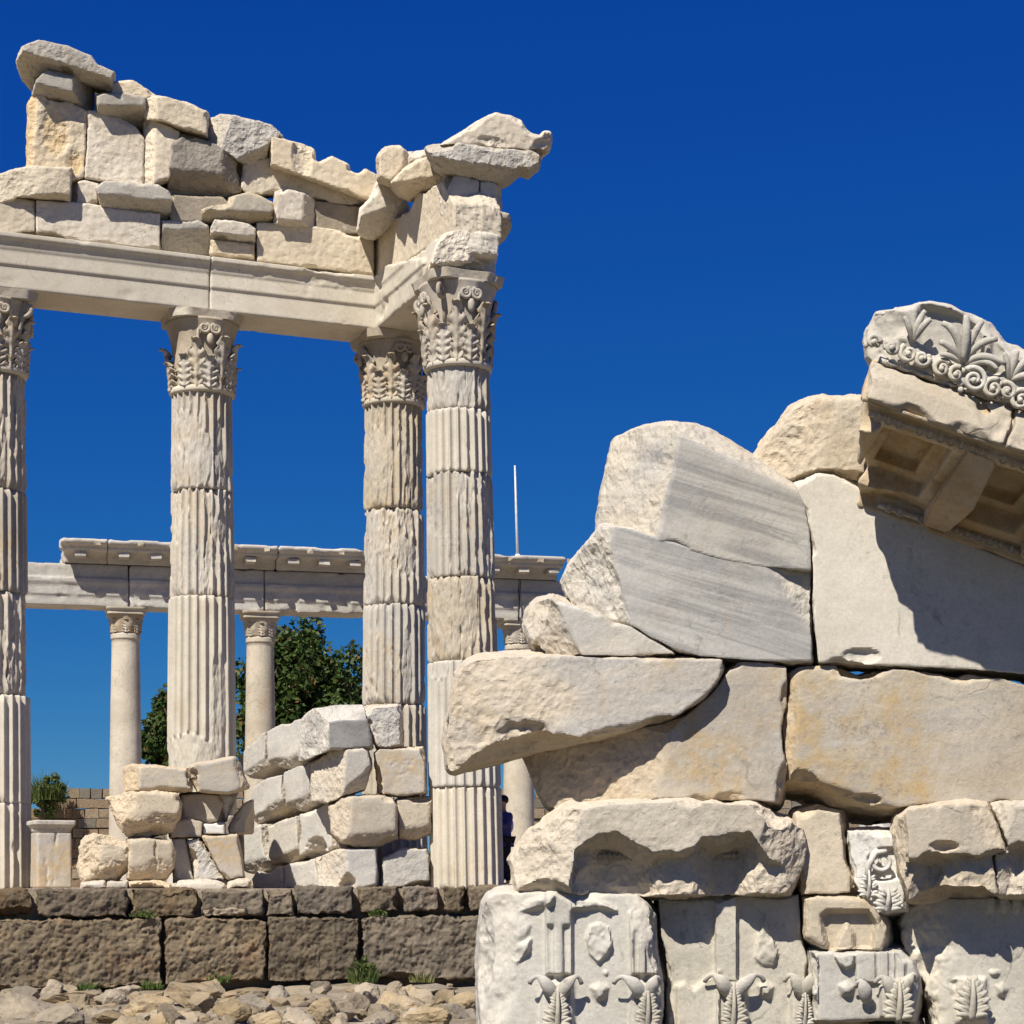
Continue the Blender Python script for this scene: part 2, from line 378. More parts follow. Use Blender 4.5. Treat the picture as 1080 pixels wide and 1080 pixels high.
def stone_mat(name, c1, c2, pat=None, brk=None, vein=None, veinc=(.3, .29, .28), vrot=(0, 0, 0), vamt=.8, grain=1.0, bump=.5, ham=0.0, pit=.5,
              patlo=.56, lich=None, crack=.4, vary=.16, sc=1.0, wx=.8):
    m, t, b = nodes(name); q = NB(t)
    vec, rnd = q.coords()
    n1 = q.ramp(q.noise(vec, 1.3*sc, 7, .62, .4), .34, .68)
    col = q.mix(n1, c1, c2)
    n1b = q.ramp(q.noise(vec, 5.5*sc, 6, .65), .42, .72)
    col = q.mix(q.math('MULTIPLY', n1b, .5), col, tuple(.5*(x+y)*.86 for x, y in zip(c1, c2)))
    if vein:
        vv = q.mapv(vec, vrot, vein)
        f = q.ramp(q.noise(vv, 1.0, 8, .68, 1.1), .42, .64)
        f = q.math('MULTIPLY', f, q.ramp(q.noise(vec, .8, 3), .2, .5))
        col = q.mix(q.math('MULTIPLY', f, vamt), col, veinc)
    if pat:
        f = q.ramp(q.noise(vec, .9*sc, 6, .6, .6), patlo, patlo+.16)
        f = q.math('MULTIPLY', f, q.ramp(q.noise(vec, 9*sc, 4, .6), .25, .75))
        col = q.mix(q.math('MULTIPLY', f, .8), col, pat)
    f = q.ramp(q.noise(vec, .55*sc, 6, .7, .8), .5, .72)
    col = q.mix(q.math('MULTIPLY', f, .5), col, (.80, .72, .60), 'MULTIPLY')
    f = q.ramp(q.noise(q.mapv(vec, (0, 0, 0), (4, 4, 1.1)), 1.5*sc, 7, .75), .55, .75)
    col = q.mix(q.math('MULTIPLY', f, .45), col, (.70, .69, .68), 'MULTIPLY')
    if brk:
        at = q.n("ShaderNodeAttribute", attribute_name='brk')
        f = q.math('MULTIPLY', at.outputs['Fac'], q.ramp(q.noise(vec, 2.5*sc, 5, .6), .2, .6))
        col = q.mix(q.math('MULTIPLY', f, .85), col, brk)
    if lich:
        f = q.ramp(q.noise(vec, 3.2*sc, 8, .72), .6, .7)
        col = q.mix(q.math('MULTIPLY', f, .7), col, lich)
    wv = q.n("ShaderNodeVectorMath", operation='ADD'); nz_ = q.n("ShaderNodeTexNoise"); nz_.inputs['Scale'].default_value = 2.2*sc; nz_.inputs['Detail'].default_value = 3
    t.links.new(vec, nz_.inputs['Vector']); ms_ = q.n("ShaderNodeVectorMath", operation='SCALE'); ms_.inputs['Scale'].default_value = .45; t.links.new(nz_.outputs['Color'], ms_.inputs[0])
    t.links.new(vec, wv.inputs[0]); t.links.new(ms_.outputs[0], wv.inputs[1])
    vc_ = q.n("ShaderNodeTexVoronoi", feature='DISTANCE_TO_EDGE'); vc_.inputs['Scale'].default_value = .8*sc; t.links.new(wv.outputs[0], vc_.inputs['Vector'])
    ck = q.math('SUBTRACT', 1.0, q.ramp(vc_.outputs['Distance'], .002, .010)); ck = q.math('MULTIPLY', ck, q.ramp(q.noise(vec, 1.7*sc, 3), .54, .64)); ck = q.math('MULTIPLY', ck, crack)
    col = q.mix(q.math('MULTIPLY', ck, .75), col, tuple(x*.3 for x in c2))
    if wx:                                                   # dark lichen flecks, pale scars, rusty runs
        f = q.math('MULTIPLY', q.ramp(q.noise(vec, 16*sc, 9, .75), .54, .61), q.ramp(q.noise(vec, 1.4*sc, 4), .44, .60))
        col = q.mix(q.math('MULTIPLY', f, .55*wx), col, (.15, .14, .125))
        f = q.math('MULTIPLY', q.ramp(q.noise(q.mapv(vec, (0, R(25), 0), (3, 3, 14)), 1.3*sc, 8, .75), .60, .66), q.ramp(q.noise(vec, 1.1*sc, 3), .48, .60))
        col = q.mix(q.math('MULTIPLY', f, .5*wx), col, tuple(min(.8, x*1.28) for x in c1))
        f = q.math('MULTIPLY', q.ramp(q.noise(q.mapv(vec, (0, 0, 0), (7, 7, .9)), .9*sc, 7, .7), .56, .72), q.ramp(q.noise(vec, .7*sc, 3), .46, .60))
        col = q.mix(q.math('MULTIPLY', f, .5*wx), col, (.40, .255, .13))
    # fine grain, pits, and each stone a shade of its own
    g = q.noise(vec, 42*sc, 5, .7)
    col = q.mix(.35*grain, col, q.mix(q.ramp(g, .3, .7), (.72, .72, .73), (1.2, 1.19, 1.17)), 'MULTIPLY')
    pf = q.ramp(q.noise(vec, 20*sc, 3, .75), .66, .74)
    col = q.mix(q.math('MULTIPLY', pf, .55*pit), col, tuple(x*.38 for x in c2))
    hv = q.n("ShaderNodeHueSaturation"); t.links.new(col, hv.inputs['Color'])
    t.links.new(q.math('MULTIPLY_ADD', rnd, vary, 1-vary/2), hv.inputs['Value'])
    t.links.new(q.math('MULTIPLY_ADD', q.math('FRACT', q.math('MULTIPLY', rnd, 17.3)), .5, .75), hv.inputs['Saturation'])
    t.links.new(hv.outputs[0], b.inputs['Base Color'])
    h = q.math('ADD', q.math('MULTIPLY', q.noise(vec, 14*sc, 8, .68), .018), q.math('MULTIPLY', q.noise(vec, 60*sc, 4, .6), .004))
    pc = q.math('MULTIPLY', q.ramp(q.noise(vec, 8*sc, 5, .7), .58, .70), q.ramp(q.noise(vec, 1.6*sc, 3), .45, .6))
    h = q.math('ADD', h, q.math('ADD', q.math('MULTIPLY', pf, -.008*pit), q.math('MULTIPLY', pc, -.016*pit)))
    h = q.math('ADD', h, q.math('MULTIPLY', ck, -.012))
    if ham:
        vo = q.n("ShaderNodeTexVoronoi"); vo.inputs['Scale'].default_value = 11; vo.feature = 'SMOOTH_F1'; t.links.new(q.mix(.12, vec, q.n("ShaderNodeTexNoise").outputs['Color']), vo.inputs['Vector'])
        h = q.math('ADD', h, q.math('MULTIPLY', vo.outputs['Distance'], .16*ham))
    bp = q.n("ShaderNodeBump"); bp.inputs['Strength'].default_value = bump; bp.inputs['Distance'].default_value = 1.0
    t.links.new(h, bp.inputs['Height']); t.links.new(bp.outputs[0], b.inputs['Normal'])
    return m
stone_mat('cream', (0.528, 0.466, 0.370), (0.414, 0.361, 0.282), pat=(0.405, 0.282, 0.150), brk=(0.528, 0.440, 0.326))
stone_mat('pale', (0.546, 0.515, 0.458), (0.431, 0.405, 0.361), pat=(0.440, 0.361, 0.238), brk=(0.510, 0.440, 0.343), patlo=.6, vein=(.5, .5, 5.), vrot=(0, .3, 0), veinc=(0.370, 0.361, 0.352), vamt=.5)
stone_mat('streaked', (0.502, 0.475, 0.427), (0.414, 0.396, 0.365), pat=(0.484, 0.405, 0.290), brk=(0.546, 0.484, 0.387), vein=(.35, .35, 5.5), vrot=(0, R(-16), 0), veinc=(0.229, 0.224, 0.220), vamt=.85, patlo=.58, bump=.25)
stone_mat('banded', (0.484, 0.440, 0.370), (0.396, 0.352, 0.290), pat=(0.440, 0.317, 0.158), brk=(0.510, 0.414, 0.290), vein=(.4, .4, 6.), vrot=(0, R(8), 0), veinc=(0.352, 0.343, 0.343), vamt=.5, patlo=.46, bump=.45)
stone_mat('white', (0.634, 0.616, 0.581), (0.528, 0.510, 0.466), brk=(0.581, 0.546, 0.484), bump=.4)
stone_mat('relief', (0.528, 0.497, 0.431), (0.431, 0.400, 0.339), pat=(0.458, 0.370, 0.238), brk=(0.546, 0.493, 0.405), patlo=.6, lich=(0.352, 0.334, 0.299), bump=.4)
stone_mat('hammered', (.66, .58, .455), (.575, .495, .38), pat=(0.484, 0.352, 0.194), brk=(0.546, 0.484, 0.387), ham=.3, bump=.4, patlo=.62, crack=.3)
stone_mat('ochre_stained', (.64, .56, .44), (.57, .49, .38), pat=(.54, .44, .30), brk=(.53, .41, .26), ham=.3, bump=.45, patlo=.58, crack=.3)
stone_mat('cornice_stone', (.55, .475, .37), (.43, .36, .265), pat=(.40, .265, .135), brk=(.54, .44, .32), patlo=.43, lich=(.30, .27, .22), bump=.5)
stone_mat('stained', (.30, .29, .275), (.19, .185, .175), brk=(.56, .52, .455), bump=.5)  # dark grey stain on the dressed front, pale stone where broken
stone_mat('smooth', (.62, .57, .48), (.55, .50, .41), brk=(0.528, 0.484, 0.405), bump=.14, pit=.2, crack=.5, wx=.5, patlo=.62, pat=(0.440, 0.370, 0.264))
stone_mat('ash', (.50, .46, .39), (.35, .32, .27), pat=(0.352, 0.264, 0.158), brk=(0.440, 0.378, 0.282), lich=(0.546, 0.528, 0.484), bump=.6)
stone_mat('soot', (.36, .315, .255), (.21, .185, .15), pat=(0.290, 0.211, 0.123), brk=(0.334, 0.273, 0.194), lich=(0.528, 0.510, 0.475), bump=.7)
stone_mat('shaft', (0.510, 0.458, 0.378), (0.414, 0.370, 0.304), pat=(0.440, 0.334, 0.202), brk=(0.484, 0.449, 0.396), vein=(.8, .8, .25), veinc=(0.370, 0.361, 0.343), vamt=.5, bump=.35, patlo=.49)
stone_mat('new_shaft', (0.554, 0.506, 0.427), (0.493, 0.449, 0.370), brk=(0.546, 0.510, 0.449), bump=.12, pit=.2, crack=0, wx=.25)
stone_mat('carved', (0.484, 0.431, 0.352), (0.352, 0.308, 0.246), pat=(0.414, 0.290, 0.167), lich=(0.185, 0.176, 0.154), bump=.4, patlo=.5)
stone_mat('andesite', (.215, .172, .120), (.132, .107, .076), pat=(.24, .15, .09), brk=(.15, .115, .075), lich=(.20, .18, .14), bump=1.3, pit=.9, vary=.4, patlo=.52)
stone_mat('rubble', (.335, .27, .185), (.205, .17, .12), pat=(.34, .235, .14), lich=(.30, .29, .275), bump=.8, vary=.6, patlo=.55)
stone_mat('earth', (.44, .36, .26), (.30, .24, .17), pat=(.52, .47, .39), bump=1.0, sc=1.5)
m_, t_, b_ = nodes('soil'); q_ = NB(t_); tc_ = q_.n("ShaderNodeTexCoord"); v_ = tc_.outputs['Object']
sx_ = q_.n("ShaderNodeSeparateXYZ"); t_.links.new(v_, sx_.inputs[0])
near_ = q_.math('MULTIPLY', q_.ramp(q_.math('ADD', sx_.outputs['Y'], q_.math('MULTIPLY', q_.noise(v_, .6, 4), 3.0)), 21.5, 24.0), q_.math('SUBTRACT', 1.0, q_.ramp(sx_.outputs['Y'], 34.0, 40.0)))
pale_ = q_.mix(q_.ramp(q_.noise(v_, 2.2, 7, .65), .38, .66), (.37, .31, .225), (.23, .185, .13))
dark_ = q_.mix(q_.ramp(q_.noise(v_, .7, 7, .65), .38, .66), (.135, .11, .07), (.085, .078, .045))
t_.links.new(q_.mix(near_, dark_, pale_), b_.inputs['Base Color'])
bp_ = q_.n("ShaderNodeBump"); bp_.inputs['Strength'].default_value = .9; bp_.inputs['Distance'].default_value = .08
t_.links.new(q_.noise(v_, 9, 8, .7), bp_.inputs['Height']); t_.links.new(bp_.outputs[0], b_.inputs['Normal'])
def plain(name, c, ro=.6, metal=0.0):
    m, t, b = nodes(name); q = NB(t); vec, rnd = q.coords()
    n = q.ramp(q.noise(vec, 12, 4), .35, .7)
    t.links.new(q.mix(n, c, tuple(x*.8 for x in c)), b.inputs['Base Color']); b.inputs['Roughness'].default_value = ro; b.inputs['Metallic'].default_value = metal
def leafm(name, a, b2, c3=None):
    m, t, b = nodes(name); q = NB(t)
    g = q.n("ShaderNodeNewGeometry"); r = g.outputs['Random Per Island']
    c = q.mix(r, a, b2)
    if c3: c = q.mix(q.ramp(r, .9, .97), c, c3)
    t.links.new(c, b.inputs['Base Color']); b.inputs['Roughness'].default_value = .5
    tr = q.n("ShaderNodeBsdfTranslucent"); t.links.new(c, tr.inputs[0]); mx = q.n("ShaderNodeMixShader"); mx.inputs[0].default_value = .2
    t.links.new(b.outputs[0], mx.inputs[1]); t.links.new(tr.outputs[0], mx.inputs[2])
    t.links.new(mx.outputs[0], t.nodes['Material Output'].inputs[0])
leafm('tree_leaf', (.030, .062, .014), (.075, .105, .024), (.16, .085, .03))
leafm('grass_blade', (.05, .10, .02), (.11, .15, .035))
leafm('bush_leaf', (.06, .10, .025), (.13, .15, .045))
leafm('dry_blade', (.22, .20, .09), (.14, .16, .05))
plain('bark', (.11, .08, .055), .9)
plain('iron', (.62, .62, .62), .45); plain('rubber', (.02, .02, .022), .7)
plain('navy_cloth', (.055, .05, .16), .85); plain('dark_cloth', (.012, .012, .016), .85); plain('white_cloth', (.55, .55, .7), .8)
plain('skin', (.45, .27, .18), .55); plain('hair', (.02, .015, .012), .6)
m_, t_, b_ = nodes('masonry'); q_ = NB(t_)
vec_, rnd_ = q_.coords(); gi_ = q_.n("ShaderNodeNewGeometry").outputs['Random Per Island']
c_ = q_.mix(gi_, (.20, .135, .085), (.26, .215, .15)); c_ = q_.mix(q_.ramp(gi_, .82, .86), c_, (.155, .14, .115)); c_ = q_.mix(q_.math('MULTIPLY', q_.ramp(q_.noise(vec_, 7, 6, .7), .45, .7), .6), c_, (.13, .10, .07))
t_.links.new(c_, b_.inputs['Base Color']); bp_ = q_.n("ShaderNodeBump"); bp_.inputs['Strength'].default_value = .8; bp_.inputs['Distance'].default_value = .05
t_.links.new(q_.noise(vec_, 16, 6, .7), bp_.inputs['Height']); t_.links.new(bp_.outputs[0], b_.inputs['Normal'])
# ------------------------------------------------------------------ frames of the place
ROWYAW = 22.1
ROW = Frame(415, 34.82, ROWYAW, EYE, .024)            # axis plane of the temple's column row (third column at u = 0)
RET = Frame(415, 34.82, -67.9, EYE, .032)             # the short return from the third column towards the camera
END = Frame(492, 31.52, ROWYAW, EYE, .022)             # plane through the near corner column
POR = Frame(132, 45.0, 13, EYE, .045)                 # the portico behind
PLL = Frame(170, 31.0, 12, EYE, .023)                 # heap of blocks on the platform, left part
PLF = Frame(390, 30.95, 14, EYE, .023)                # its right corner
PLR = Frame(390, 30.95, -49, EYE, .025)              # its side running back
STK = Frame(700, 14.0, 1, 0, .0128)                  # the reassembled gable in the foreground

# ------------------------------------------------------------------ ground and platform
xs = np.unique(np.concatenate([-np.geomspace(14, 4000, 26), np.arange(-14, 9.01, .16), np.geomspace(9, 4000, 26)]))
ys = np.unique(np.concatenate([[-4000, -400, -60, -10, 0, 6, 10, 14], np.arange(16, 31.5, .16), np.geomspace(31.5, 5000, 22)]))
X, Y = np.meshgrid(xs, ys, indexing='ij')
near = np.exp(-((X+3)/9)**2)*np.exp(-((Y-26)/7)**2)
Z = .26*near*fbm(X*.8, Y*.8, np.float32(.5), 5, 3.)+.05*near+np.where(np.hypot(X, Y) > 60, .4*fbm(X*.02, Y*.02, np.float32(.2), 3), 0)
nx_, ny_ = X.shape; ii = np.arange(nx_-1)[:, None]*ny_; jj = np.arange(ny_-1)[None]
gq = np.stack([ii+jj, ii+ny_+jj, ii+ny_+jj+1, ii+jj+1], -1).reshape(-1, 4)
g_ = link('ground', raw_mesh('ground', np.stack([X, Y, Z], -1).reshape(-1, 3), gq, 'soil')); tag(g_, 'dry stony earth', None, None, 'structure')
c0 = END.O-END.w*.2
bq = [c0-END.u*16, c0+END.u*14, c0+END.u*14+END.w*30, c0-END.u*16+END.w*30]
V = [np.array([p[0], p[1], z]) for z in (-.2, EYE-.03) for p in bq]
pl = link('terrace', raw_mesh('terrace', np.array(V), np.array([(0,3,2,1),(4,5,6,7),(0,1,5,4),(1,2,6,5),(2,3,7,6),(3,0,4,7)]), 'earth', False)); tag(pl, 'stone terrace', None, None, 'structure')

# ------------------------------------------------------------------ retaining wall of the terrace
GW = 'blocks of the dark retaining wall'
def wallb(label, poly, w0, **kw):
    a = dict(m='andesite', name='wall_block', cat='wall block', grp=GW, t=.62, rf=.045, rb=.06, low=.018, k=(.015, .05), shrink=.008, res=.021, nf=1.9, flare=.0, chips=1.5, smooth=True); a.update(kw)
    stone(label, END, poly, w0, **a)
TC = 'in the dark wall\'s thin upper course'
wallb('dark block at the left edge '+TC, '-70,938 28,937 36,945 33,962 0,966 -70,966', -.62)
wallb('long dark block '+TC+', below the marble pedestal', '38,937 134,936 136,950 134,968 60,968 38,966', -.64)
wallb('dark block '+TC+', under the cracked boulder', '137,937 206,936 210,945 207,967 150,968 137,967', -.60)
wallb('dark block '+TC+', pale stone at its foot', '212,939 278,938 279,966 212,966', -.63)
wallb('pale flat stone wedged under the thin upper course of the dark wall', '214,960 226,957 258,957 262,966 216,967', -.72, m='rubble', t=.3)
wallb('small dark block '+TC+', below the heap\'s cut slab', '281,938 309,937 310,966 281,966', -.6)
wallb('brown block '+TC+', below the marble heap\'s corner', '311,935 372,934 373,962 360,965 312,965', -.68)
wallb('dark block '+TC+', left of the smallest square block', '376,935 421,934 422,962 380,963', -.6)
wallb('smallest square reddish block '+TC, '424,934 463,934 465,958 460,962 425,962', -.62)
wallb('narrow block '+TC+', under the corner column\'s left edge', '467,934 491,934 490,962 468,962', -.66)
wallb('dark block '+TC+', rightmost, under the corner column', '493,934 541,933 544,945 543,962 494,962', -.66)
LC = 'of the tall lower course of the dark wall'
wallb('longest block '+LC+', at the left edge', '-80,970 80,969 170,968 171,1040 100,1043 -80,1047', -.78, rf=.05)
wallb('dark block with slanting right end '+LC, '173,968 270,968 284,972 282,1000 278,1035 200,1036 173,1040', -.76, rf=.055)
wallb('reddish brown block '+LC, '283,967 379,967 380,1034 300,1036 282,1035', -.80, rf=.05)
wallb('darkest block '+LC+', rightmost, beside the carved stones', '382,966 440,965 560,964 560,1032 470,1034 382,1033', -.79, rf=.05)

# ------------------------------------------------------------------ columns
def lathe(rf, zs, n, cap=True):
    th = np.linspace(-math.pi, math.pi, n, endpoint=False); TH, ZZ = np.meshgrid(th, zs)
    Rr = rf(TH, ZZ); m = len(zs)
    V = np.stack([Rr*np.sin(TH), -Rr*np.cos(TH), ZZ], -1).reshape(-1, 3)
    i = np.arange(m-1)[:, None]*n; j = np.arange(n)[None]; j2 = (j+1) % n
    F = np.stack([i+j, i+j2, i+n+j2, i+n+j], -1).reshape(-1, 4)
    V = np.concatenate([V, [[0, 0, zs[0]], [0, 0, zs[-1]]]]); a = np.arange(n); b = (a+1) % n
    t = np.concatenate([np.stack([np.full(n, m*n), b, a], 1), np.stack([np.full(n, m*n+1), (m-1)*n+a, (m-1)*n+b], 1)])
    return V, [F, t]
def drum(col, cx, D, lean, y0, y1, wear, mat, patches=(), ph=0.0, grow=0.0, nf=24, top_r=.505, bot_r=.585, H0=8.25, flat=False):
    _seed[0] += 1; s = _seed[0]*2.31
    k = D/FPX; z1 = (HOR-y0)*k; z0 = (HOR-y1)*k
    if y1 >= 934: z0 = -.05
    def rf(T, Z):
        f = np.clip(Z/H0, 0, 1); Rr = bot_r+(top_r-bot_r)*f**1.25+grow
        a = (T+ph)*nf/(2*math.pi); a = np.abs((a % 1)-.5)*2              # 0 flute centre, 1 arris
        fl = np.sqrt(np.clip(1-(a/.80)**2, 0, 1))*.062
        if flat: fl = fl*0
        cxn, cyn = np.sin(T), np.cos(T)
        big = fbm(cxn*2.2+s, cyn*2.2, Z*.9, 4, s); fine = fbm(cxn*9, cyn*9, Z*7, 4, s+3)
        M = np.clip((big-(.52-wear*.75))*9, 0, 1)
        smo = np.zeros_like(T)
        for (px, py, rx, ry, st) in patches:
            tc = math.asin(max(-1, min(1, (px-cx-lean*(HOR-py))/(.56*FPX/D)))); tr = rx/(.56*FPX/D); zc = (HOR-py)*k
            e = ((T-tc)/tr)**2+((Z-zc)/(ry*k))**2+.35*fbm(cxn*5, cyn*5, Z*4, 3, px)
            smo = np.maximum(smo, np.clip((1.15-e)*5, 0, 1)*st)
        M = np.maximum(M, smo)
        r = Rr-fl*(1-M)-M*(.040+.020*fine+.016*big)
        ar = np.clip((a-.55)*3, 0, 1)*np.clip(fbm(cxn*8, cyn*8, Z*3.5, 4, s+7)*1.2-.30+wear*.42, 0, 1)
        r = r-ar*.085*(wear > .05)-ar*.02
        r = r-.004*fine*(1+2*wear)
        ch = np.clip(fbm(cxn*4, cyn*4, np.float32(1.), 3, s+11)*.5+wear*.25, 0, .4)
        for ze in (z0, z1):
            q = np.abs(Z-ze); r = r-np.clip(.022-q, 0, 1)*.7-np.clip(1-q/(.03+ch*.35), 0, 1)**1.5*ch*.22
        return r
    nz = max(8, int((z1-z0)/.024)); zs = np.concatenate([[z0, z0+.006, z0+.013], np.linspace(z0+.02, z1-.02, nz), [z1-.013, z1-.006, z1]])
    V, F = lathe(rf, zs, nf*16 if not flat else 96)
    V[:, 0] += lean*V[:, 2]; jr = np.random.RandomState(_seed[0]*7+1); V[:, 0] += jr.uniform(-.018, .018); V[:, 1] += jr.uniform(-.018, .018)
    return link('drum', raw_mesh('drum', V, F, mat, True, {'brk': np.zeros(len(V))}), col)
# an acanthus leaf wrapped on a bell, tip curling out
def leaf_mesh(h, w, r0, r1, curl, lobes=5, thick=.03, mat='carved', seed=0):
    S = np.linspace(0, 1, 40); T = np.linspace(-1, 1, 17); s, t = np.meshgrid(S, T, indexing='ij')
    wid = w*(.62+.38*np.sin(np.pi*np.clip(s*1.02, 0, 1)**1.1))*np.clip((1.03-s)*3.2, .42, 1)**.6
    saw = (s*lobes) % 1
    wid = wid*(1-.5*saw**2*np.clip(np.abs(t)*1.3-.2, 0, 1))
    sc = .86
    z = np.where(s < sc, s/sc*h*.9, h*.9+.10*h*np.sin((s-sc)/(1-sc)*2.4)-.0*s)
    o = .065+(r1-r0)*s**1.4+np.where(s < sc, 0, curl*(1-np.cos((s-sc)/(1-sc)*2.6))*.62)
    ax = t*wid
    o = o-.20*ax**2/np.maximum(w, .01)+.034*np.exp(-(t/.13)**2)*(1-s*.5)
    o = o+.042*np.cos((s*lobes*2*np.pi)-np.abs(t)*4.2)*np.abs(t)*np.clip(1-s*.3, 0, 1)
    n = .022*fbm(ax*12, z*12, np.float32(seed), 3, seed)
    rr = r0+o+n; ang = ax/(r0+.12)
    Vf = np.stack([rr*np.sin(ang), -rr*np.cos(ang), z], -1).reshape(-1, 3)
    rb = rr-thick; Vb = np.stack([rb*np.sin(ang), -rb*np.cos(ang), z], -1).reshape(-1, 3)
    a, b = s.shape; i = np.arange(a-1)[:, None]*b; j = np.arange(b-1)[None]
    F = np.stack([i+j, i+j+1, i+b+j+1, i+b+j], -1).reshape(-1, 4); n0 = a*b
    per = [k for k in range(b)]+[k*b+b-1 for k in range(1, a)]+[(a-1)*b+k for k in range(b-2, -1, -1)]+[k*b for k in range(a-2, 0, -1)]
    side = np.array([(per[k], n0+per[k], n0+per[(k+1) % len(per)], per[(k+1) % len(per)]) for k in range(len(per))])
    return raw_mesh('acanthus_leaf', np.concatenate([Vf, Vb]), np.concatenate([F, F[:, ::-1]+n0, side]), mat, True)
LEAF_LO = leaf_mesh(.52, .20, .48, .53, .05, thick=.05, seed=1); LEAF_HI = leaf_mesh(.86, .19, .46, .57, .055, thick=.05, seed=2)
def spiral(c, r0, r1, turns, a0, e1, e2, rad, n=34):
    q = np.linspace(0, 1, n); a = a0+turns*2*math.pi*q; r = r0+(r1-r0)*q
    return np.asarray(c)+np.outer(r*np.cos(a), e1)+np.outer(r*np.sin(a), e2), rad*(1-.5*q)
def volute_mesh():
    er = np.array([0, -1., 0]); ez = np.array([0, 0, 1.]); c = np.array([0, -.66, 1.02])
    P, rd = spiral(c, .135, .02, 1.6, math.pi*.55, er, ez, .05)
    st = np.array([[0, -.50, .55], [0, -.52, .75], [0, -.55, .93], [0, -.57, 1.03]]); 
    return raw_mesh('volute', *sweep(np.concatenate([st, P]), np.concatenate([[.03, .04, .045, .05], rd]), 8, (1, 0, 0), .9), 'carved')
def helix_mesh():
    parts = []
    for sg in (-1, 1):
        c = np.array([sg*.10, -.60, .98]); P, rd = spiral(c, .095, .015, 1.5, math.pi*(.75 if sg > 0 else .25), np.array([1., 0, 0])*1, np.array([0, 0, 1.]), .032)
        if sg < 0: P, rd = spiral(c, .095, .015, -1.5, math.pi*.25, np.array([1., 0, 0]), np.array([0, 0, 1.]), .032)
        st = np.array([[sg*.16, -.50, .55], [sg*.2, -.53, .78], [sg*.19, -.57, .95]])
        parts.append(sweep(np.concatenate([st, P]), np.concatenate([[.025, .03, .03], rd]), 7, (0, 1, 0)))
    parts.append(ellipsoid((0, -.60, .80), (.06, .05, .10)))
    V, F = join(parts); return raw_mesh('helix', V, F, 'carved')
VOL, HEL = volute_mesh(), helix_mesh()
def capital(col, z0, hgt, lean, seed, skip_lo=(), skip_hi=(), skip_vol=(), skip_hel=(), broke=.0, mat='carved', abr=.80):
    rs = random.Random(seed)
    def rb(T, Z):
        f = np.clip(Z/hgt, 0, 1); r = .455+.05*f+.19*f**4
        return r+.012*fbm(np.sin(T)*6, np.cos(T)*6, Z*6, 4, seed)
    cp = link('capital', raw_mesh('capital', *lathe(rb, np.linspace(0, hgt-.13, 34), 96), mat, True), col, (lean*z0, 0, z0))
    cp.rotation_euler = (0, 0, R(ROWYAW)); sc = hgt/1.30
    for k in range(8):
        if k not in skip_lo:
            o = link('acanthus_leaf', LEAF_LO, cp); o.rotation_euler = (R(rs.uniform(-2, 2)), 0, k*math.pi/4); o.scale = (1, 1, sc*rs.uniform(.92, 1.05))
        if k not in skip_hi:
            o = link('acanthus_leaf', LEAF_HI, cp); o.rotation_euler = (R(rs.uniform(-2, 2)), 0, (k+.5)*math.pi/4); o.scale = (1, 1, sc*rs.uniform(.9, 1.03))
    for k in range(4):
        if k not in skip_vol: o = link('volute', VOL, cp); o.rotation_euler = (0, 0, (k+.5)*math.pi/2); o.scale = (1, 1, sc)
        if k not in skip_hel: o = link('helix', HEL, cp); o.rotation_euler = (0, 0, k*math.pi/2); o.scale = (1, 1, sc)
    def ra(T, Z):
        a = ((T+math.pi/4) % (math.pi/2))-math.pi/4
        r = .665/np.cos(a)*(1-.10*np.cos(2*a)); r = np.minimum(r, abr)
        cut = .68+.14*fbm(np.sin(T)*1.8, np.cos(T)*1.8, Z*2, 4, seed+5)
        r = np.where(broke > 0, np.minimum(r, cut+(1-broke)*.4), r)
        return r+.03*np.clip((Z-(hgt-.13))/.13, 0, 1)-.02+.012*fbm(np.sin(T)*7, np.cos(T)*7, Z*7, 3, seed)
    zs = np.concatenate([[hgt-.135, hgt-.13], np.linspace(hgt-.12, hgt-.012, 8), [hgt-.004, hgt]])
    link('abacus', raw_mesh('abacus', *lathe(ra, zs, 128), 'shaft', True, {'brk': np.zeros(len(zs)*128+2)}), cp)
    def rn(T, Z): return .525+.028*np.sqrt(np.clip(1-((Z-.0)/.055)**2, 0, 1))-.01
    nk = link('necking', raw_mesh('necking', *lathe(rn, np.linspace(-.055, .055, 9), 96), 'smooth', True, {'brk': np.zeros(9*96+2)}), col, (lean*z0, 0, z0))
    return cp
def temple_column(label, cx, D, lean, drums, zc, ztop, cap):
    p = px3(cx, HOR, D); c = empty('column', (p[0], p[1], EYE), 0, label, 'column', 'fluted columns of the ruined temple')
    for i, dd in enumerate(drums): drum(c, cx, D, lean, *dd[:4], **(dd[4] if len(dd) > 4 else {}))
    capital(c, zc, ztop-zc, lean, **cap)
    return c
CT = 9.585                                              # underside of the architrave above the terrace
temple_column('fluted marble column cut by the left edge of the photo', -7, 32.35, 0.0,
    [(394, 520, .62, 'shaft'), (520, 627, .12, 'shaft'), (627, 735, .85, 'shaft', dict(ph=.1)), (735, 848, .0, 'new_shaft', dict(grow=.012)), (848, 936, .0, 'new_shaft', dict(grow=.012))],
    8.33, CT, dict(seed=3, skip_vol=(2,), broke=.6))
